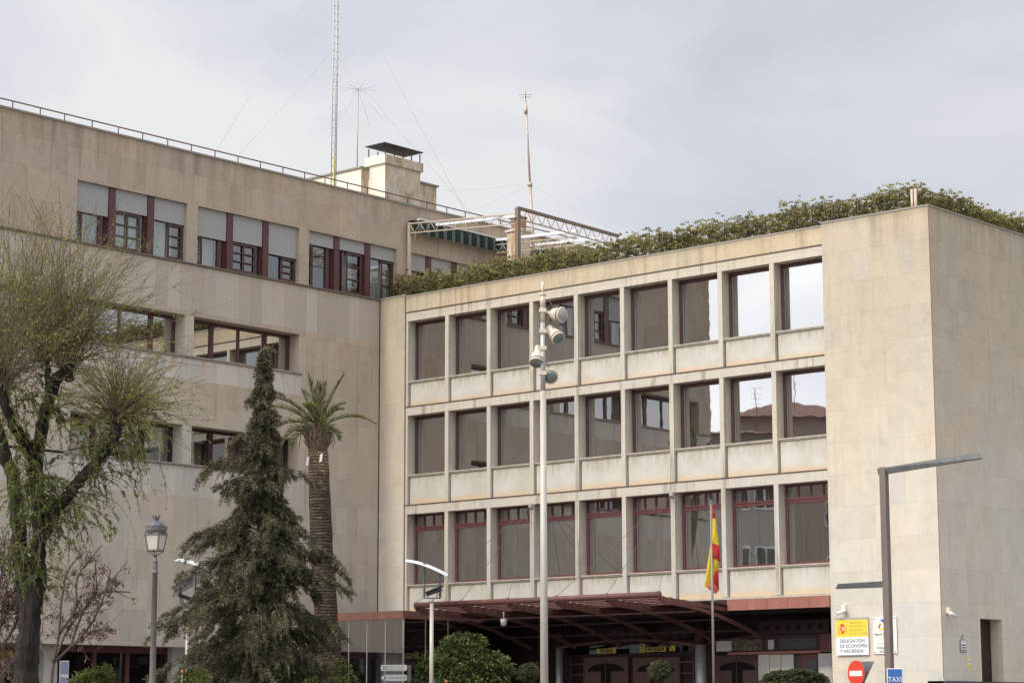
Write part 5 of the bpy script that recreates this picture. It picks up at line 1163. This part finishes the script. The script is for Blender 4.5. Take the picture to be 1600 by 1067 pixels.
podtree('seed_pod_tree', 'bare shrub with clustered rusty brown pods left of the big trunk', 47, [(-10, 1067), (-5, 1030)],
        [[(-5, 1030, 0), (0, 980, 0), (8, 930, 0), (20, 880, 0), (40, 835, 0)], [(-5, 1030, 0), (10, 1000, .1), (28, 960, .2), (20, 900, .2)], [(-5, 1030, 0), (-5, 950, -.2), (5, 880, -.2), (10, 830, -.2)], [(-5, 1030, 0), (15, 1040, -.2), (30, 1020, -.3)], [(0, 980, 0), (18, 945, -.2), (45, 900, -.3)]], 5, 60, .8, .8)
# small amber beacon at the conifer foot
q_ = onD(284.5, 1048, 54); t = thing('amber_beacon', 'tiny amber warning lamp low beside the grey reflector lamp pole', 'lamp', (q_.x, q_.y, gz(q_.x, q_.y)))
MB().tube([(q_.x, q_.y, gz(q_.x, q_.y)), q_-Vector((0, 0, .05))], .015, 6).build('stem', 'galv', t); MB().lathe(q_-Vector((0, 0, .05)), [(.03, 0), (.035, .02), (.03, .06), (.01, .09)], 10).build('amber_lens', 'orange', t)

# ------------------------------------------------------------------ houses across the street (seen mirrored in the glass)
def mir(x, y, Dv):
    p = onD(x, y, Dv); return Vector((p.x, .9-p.y, p.z))
def house(label, xl, xr, ye, yp, Dv, mat, depth=12, win=True, antenna=True):
    L_ = mir(xl, ye, Dv); R__ = mir(xr, ye, Dv); pk = mir((xl+xr)/2, yp, Dv).z; ez = (L_.z+R__.z)/2; d = (R__-L_); d.z = 0; W_ = d.length; d.normalize(); back = Vector((d.y, -d.x, 0))
    if back.y > 0: back = -back
    o = Vector((L_.x, L_.y, 0)); t = thing('house', label, 'building', o)
    MB().obox(o+d*W_/2+back*depth/2+UZ*ez/2, d*W_/2, back*depth/2, (0, 0, ez/2)).build('wall', mat, t)
    e = .5; A = [o-d*e-back*e+UZ*ez, o+d*(W_+e)-back*e+UZ*ez, o+d*(W_+e)+back*(depth+e)+UZ*ez, o-d*e+back*(depth+e)+UZ*ez]; r1 = o+d*W_*.49+back*depth/2+UZ*pk; r2_ = o+d*W_*.51+back*depth/2+UZ*pk
    m = MB(); m.face([A[0], A[1], r2_, r1]); m.face([A[1], A[2], r2_]); m.face([A[2], A[3], r1, r2_]); m.face([A[3], A[0], r1]); m.face(A[::-1]); m.build('roof', 'roof', t)
    if win:
        nx = max(2, int(W_/3)); z = ez-2.4
        while z > 2:
            for i in range(nx):
                c = o+d*W_*(i+.5)/nx+UZ*z-back*.02; f = MB().obox(c, d*.55, back*.03, (0, 0, .7)).build('window', 'white', t); MB().obox(c-d*.26-back*.032, d*.22, back*.004, (0, 0, .6)).obox(c+d*.26-back*.032, d*.22, back*.004, (0, 0, .6)).build('pane', 'glassD', f)
            z -= 3.2
    if antenna:
        for f_, h_ in ((.5, 2.6), (.8, 2.0)):
            p_ = o+d*W_*f_+back*2+UZ*(ez); m = MB().tube([p_, p_+UZ*(pk-ez+h_)], .02, 5); q2 = p_+UZ*(pk-ez+h_)
            for k in range(4): m.tube([q2-UZ*k*.3-d*.3, q2-UZ*k*.3+d*.3], .008, 4)
            m.build('aerial', 'railm', t)
    return t
house('house with low hipped tile roof mirrored in the right middle windows', 1150, 1350, 652, 598, 130, 'facadet', 14)
house('lower house with long tiled eaves mirrored in the right middle windows', 1085, 1215, 678, 655, 120, 'facadeg', 10)
house('grey rendered house mirrored in the lowest right windows', 1130, 1215, 700, 690, 112, 'facadeg', 8, antenna=False)

# ------------------------------------------------------------------ sky and sun
SUN = Vector((-.036, -.75, .66)).normalized()
W_ = bpy.data.worlds.new('World'); S.world = W_; W_.use_nodes = True; nt = W_.node_tree; nt.nodes.clear()
class WN(NT):
    def __init__(s, t): s.t = t
wn = WN(nt); out = nt.nodes.new('ShaderNodeOutputWorld')
sky = wn.n('TexSky'); sky.sky_type = 'NISHITA'; sky.sun_disc = False; sky.sun_elevation = math.asin(SUN.z); sky.sun_rotation = math.atan2(SUN.x, SUN.y); sky.altitude = 700; sky.dust_density = 3
dirn = wn.n('TexCoord').outputs['Generated']; sep = wn.n('SeparateXYZ', {0: dirn})
mp = wn.n('VectorMath', {0: dirn, 1: (1., 1., 2.1)}, operation='MULTIPLY').outputs[0]
n1 = wn.noise(mp, 5.5, 5, .5, .5); n2 = wn.noise(mp, 2.2, 3, .5, .4)
cl = wn.math('ADD', wn.math('MULTIPLY', n1, .6), wn.math('MULTIPLY', n2, .5))
ccol = wn.ramp(cl, [(.38, (.60, .635, .70)), (.49, (.73, .75, .805)), (.60, (.86, .865, .885))])
# darker cloud to the right
rt = wn.n('VectorMath', {0: dirn, 1: tuple(RT)}, operation='DOT_PRODUCT').outputs['Value']
ccol = wn.mix(wn.smooth(rt, -.15, .25), ccol, wn.mix(1., ccol, (.90, .905, .925), 'MULTIPLY'))
sd_ = wn.n('VectorMath', {0: dirn, 1: tuple(Vector((-.45, -.88, .25)).normalized())}, operation='DOT_PRODUCT').outputs['Value']
gain = wn.math('ADD', 1., wn.math('ADD', wn.math('MULTIPLY', wn.smooth(sep.outputs[2], .28, .85), 1.15), wn.math('MULTIPLY', wn.smooth(sd_, .1, .9), 1.6)))
b1 = wn.n('Background', {0: ccol, 1: gain}); b2 = wn.n('Background', {0: sky.outputs[0], 1: .1})
ms = wn.n('MixShader', {0: .06, 1: b1.outputs[0], 2: b2.outputs[0]}); nt.links.new(ms.outputs[0], out.inputs[0])
ld = bpy.data.lights.new('sun', 'SUN'); ld.energy = 2.0; ld.angle = math.radians(3.0); ld.color = (1, .94, .85)
lo_ = bpy.data.objects.new('sun', ld); COL.objects.link(lo_); lo_.rotation_euler = SUN.to_track_quat('Z', 'Y').to_euler()
S.cycles.max_bounces = 8; S.cycles.transparent_max_bounces = 12; S.cycles.use_denoising = True
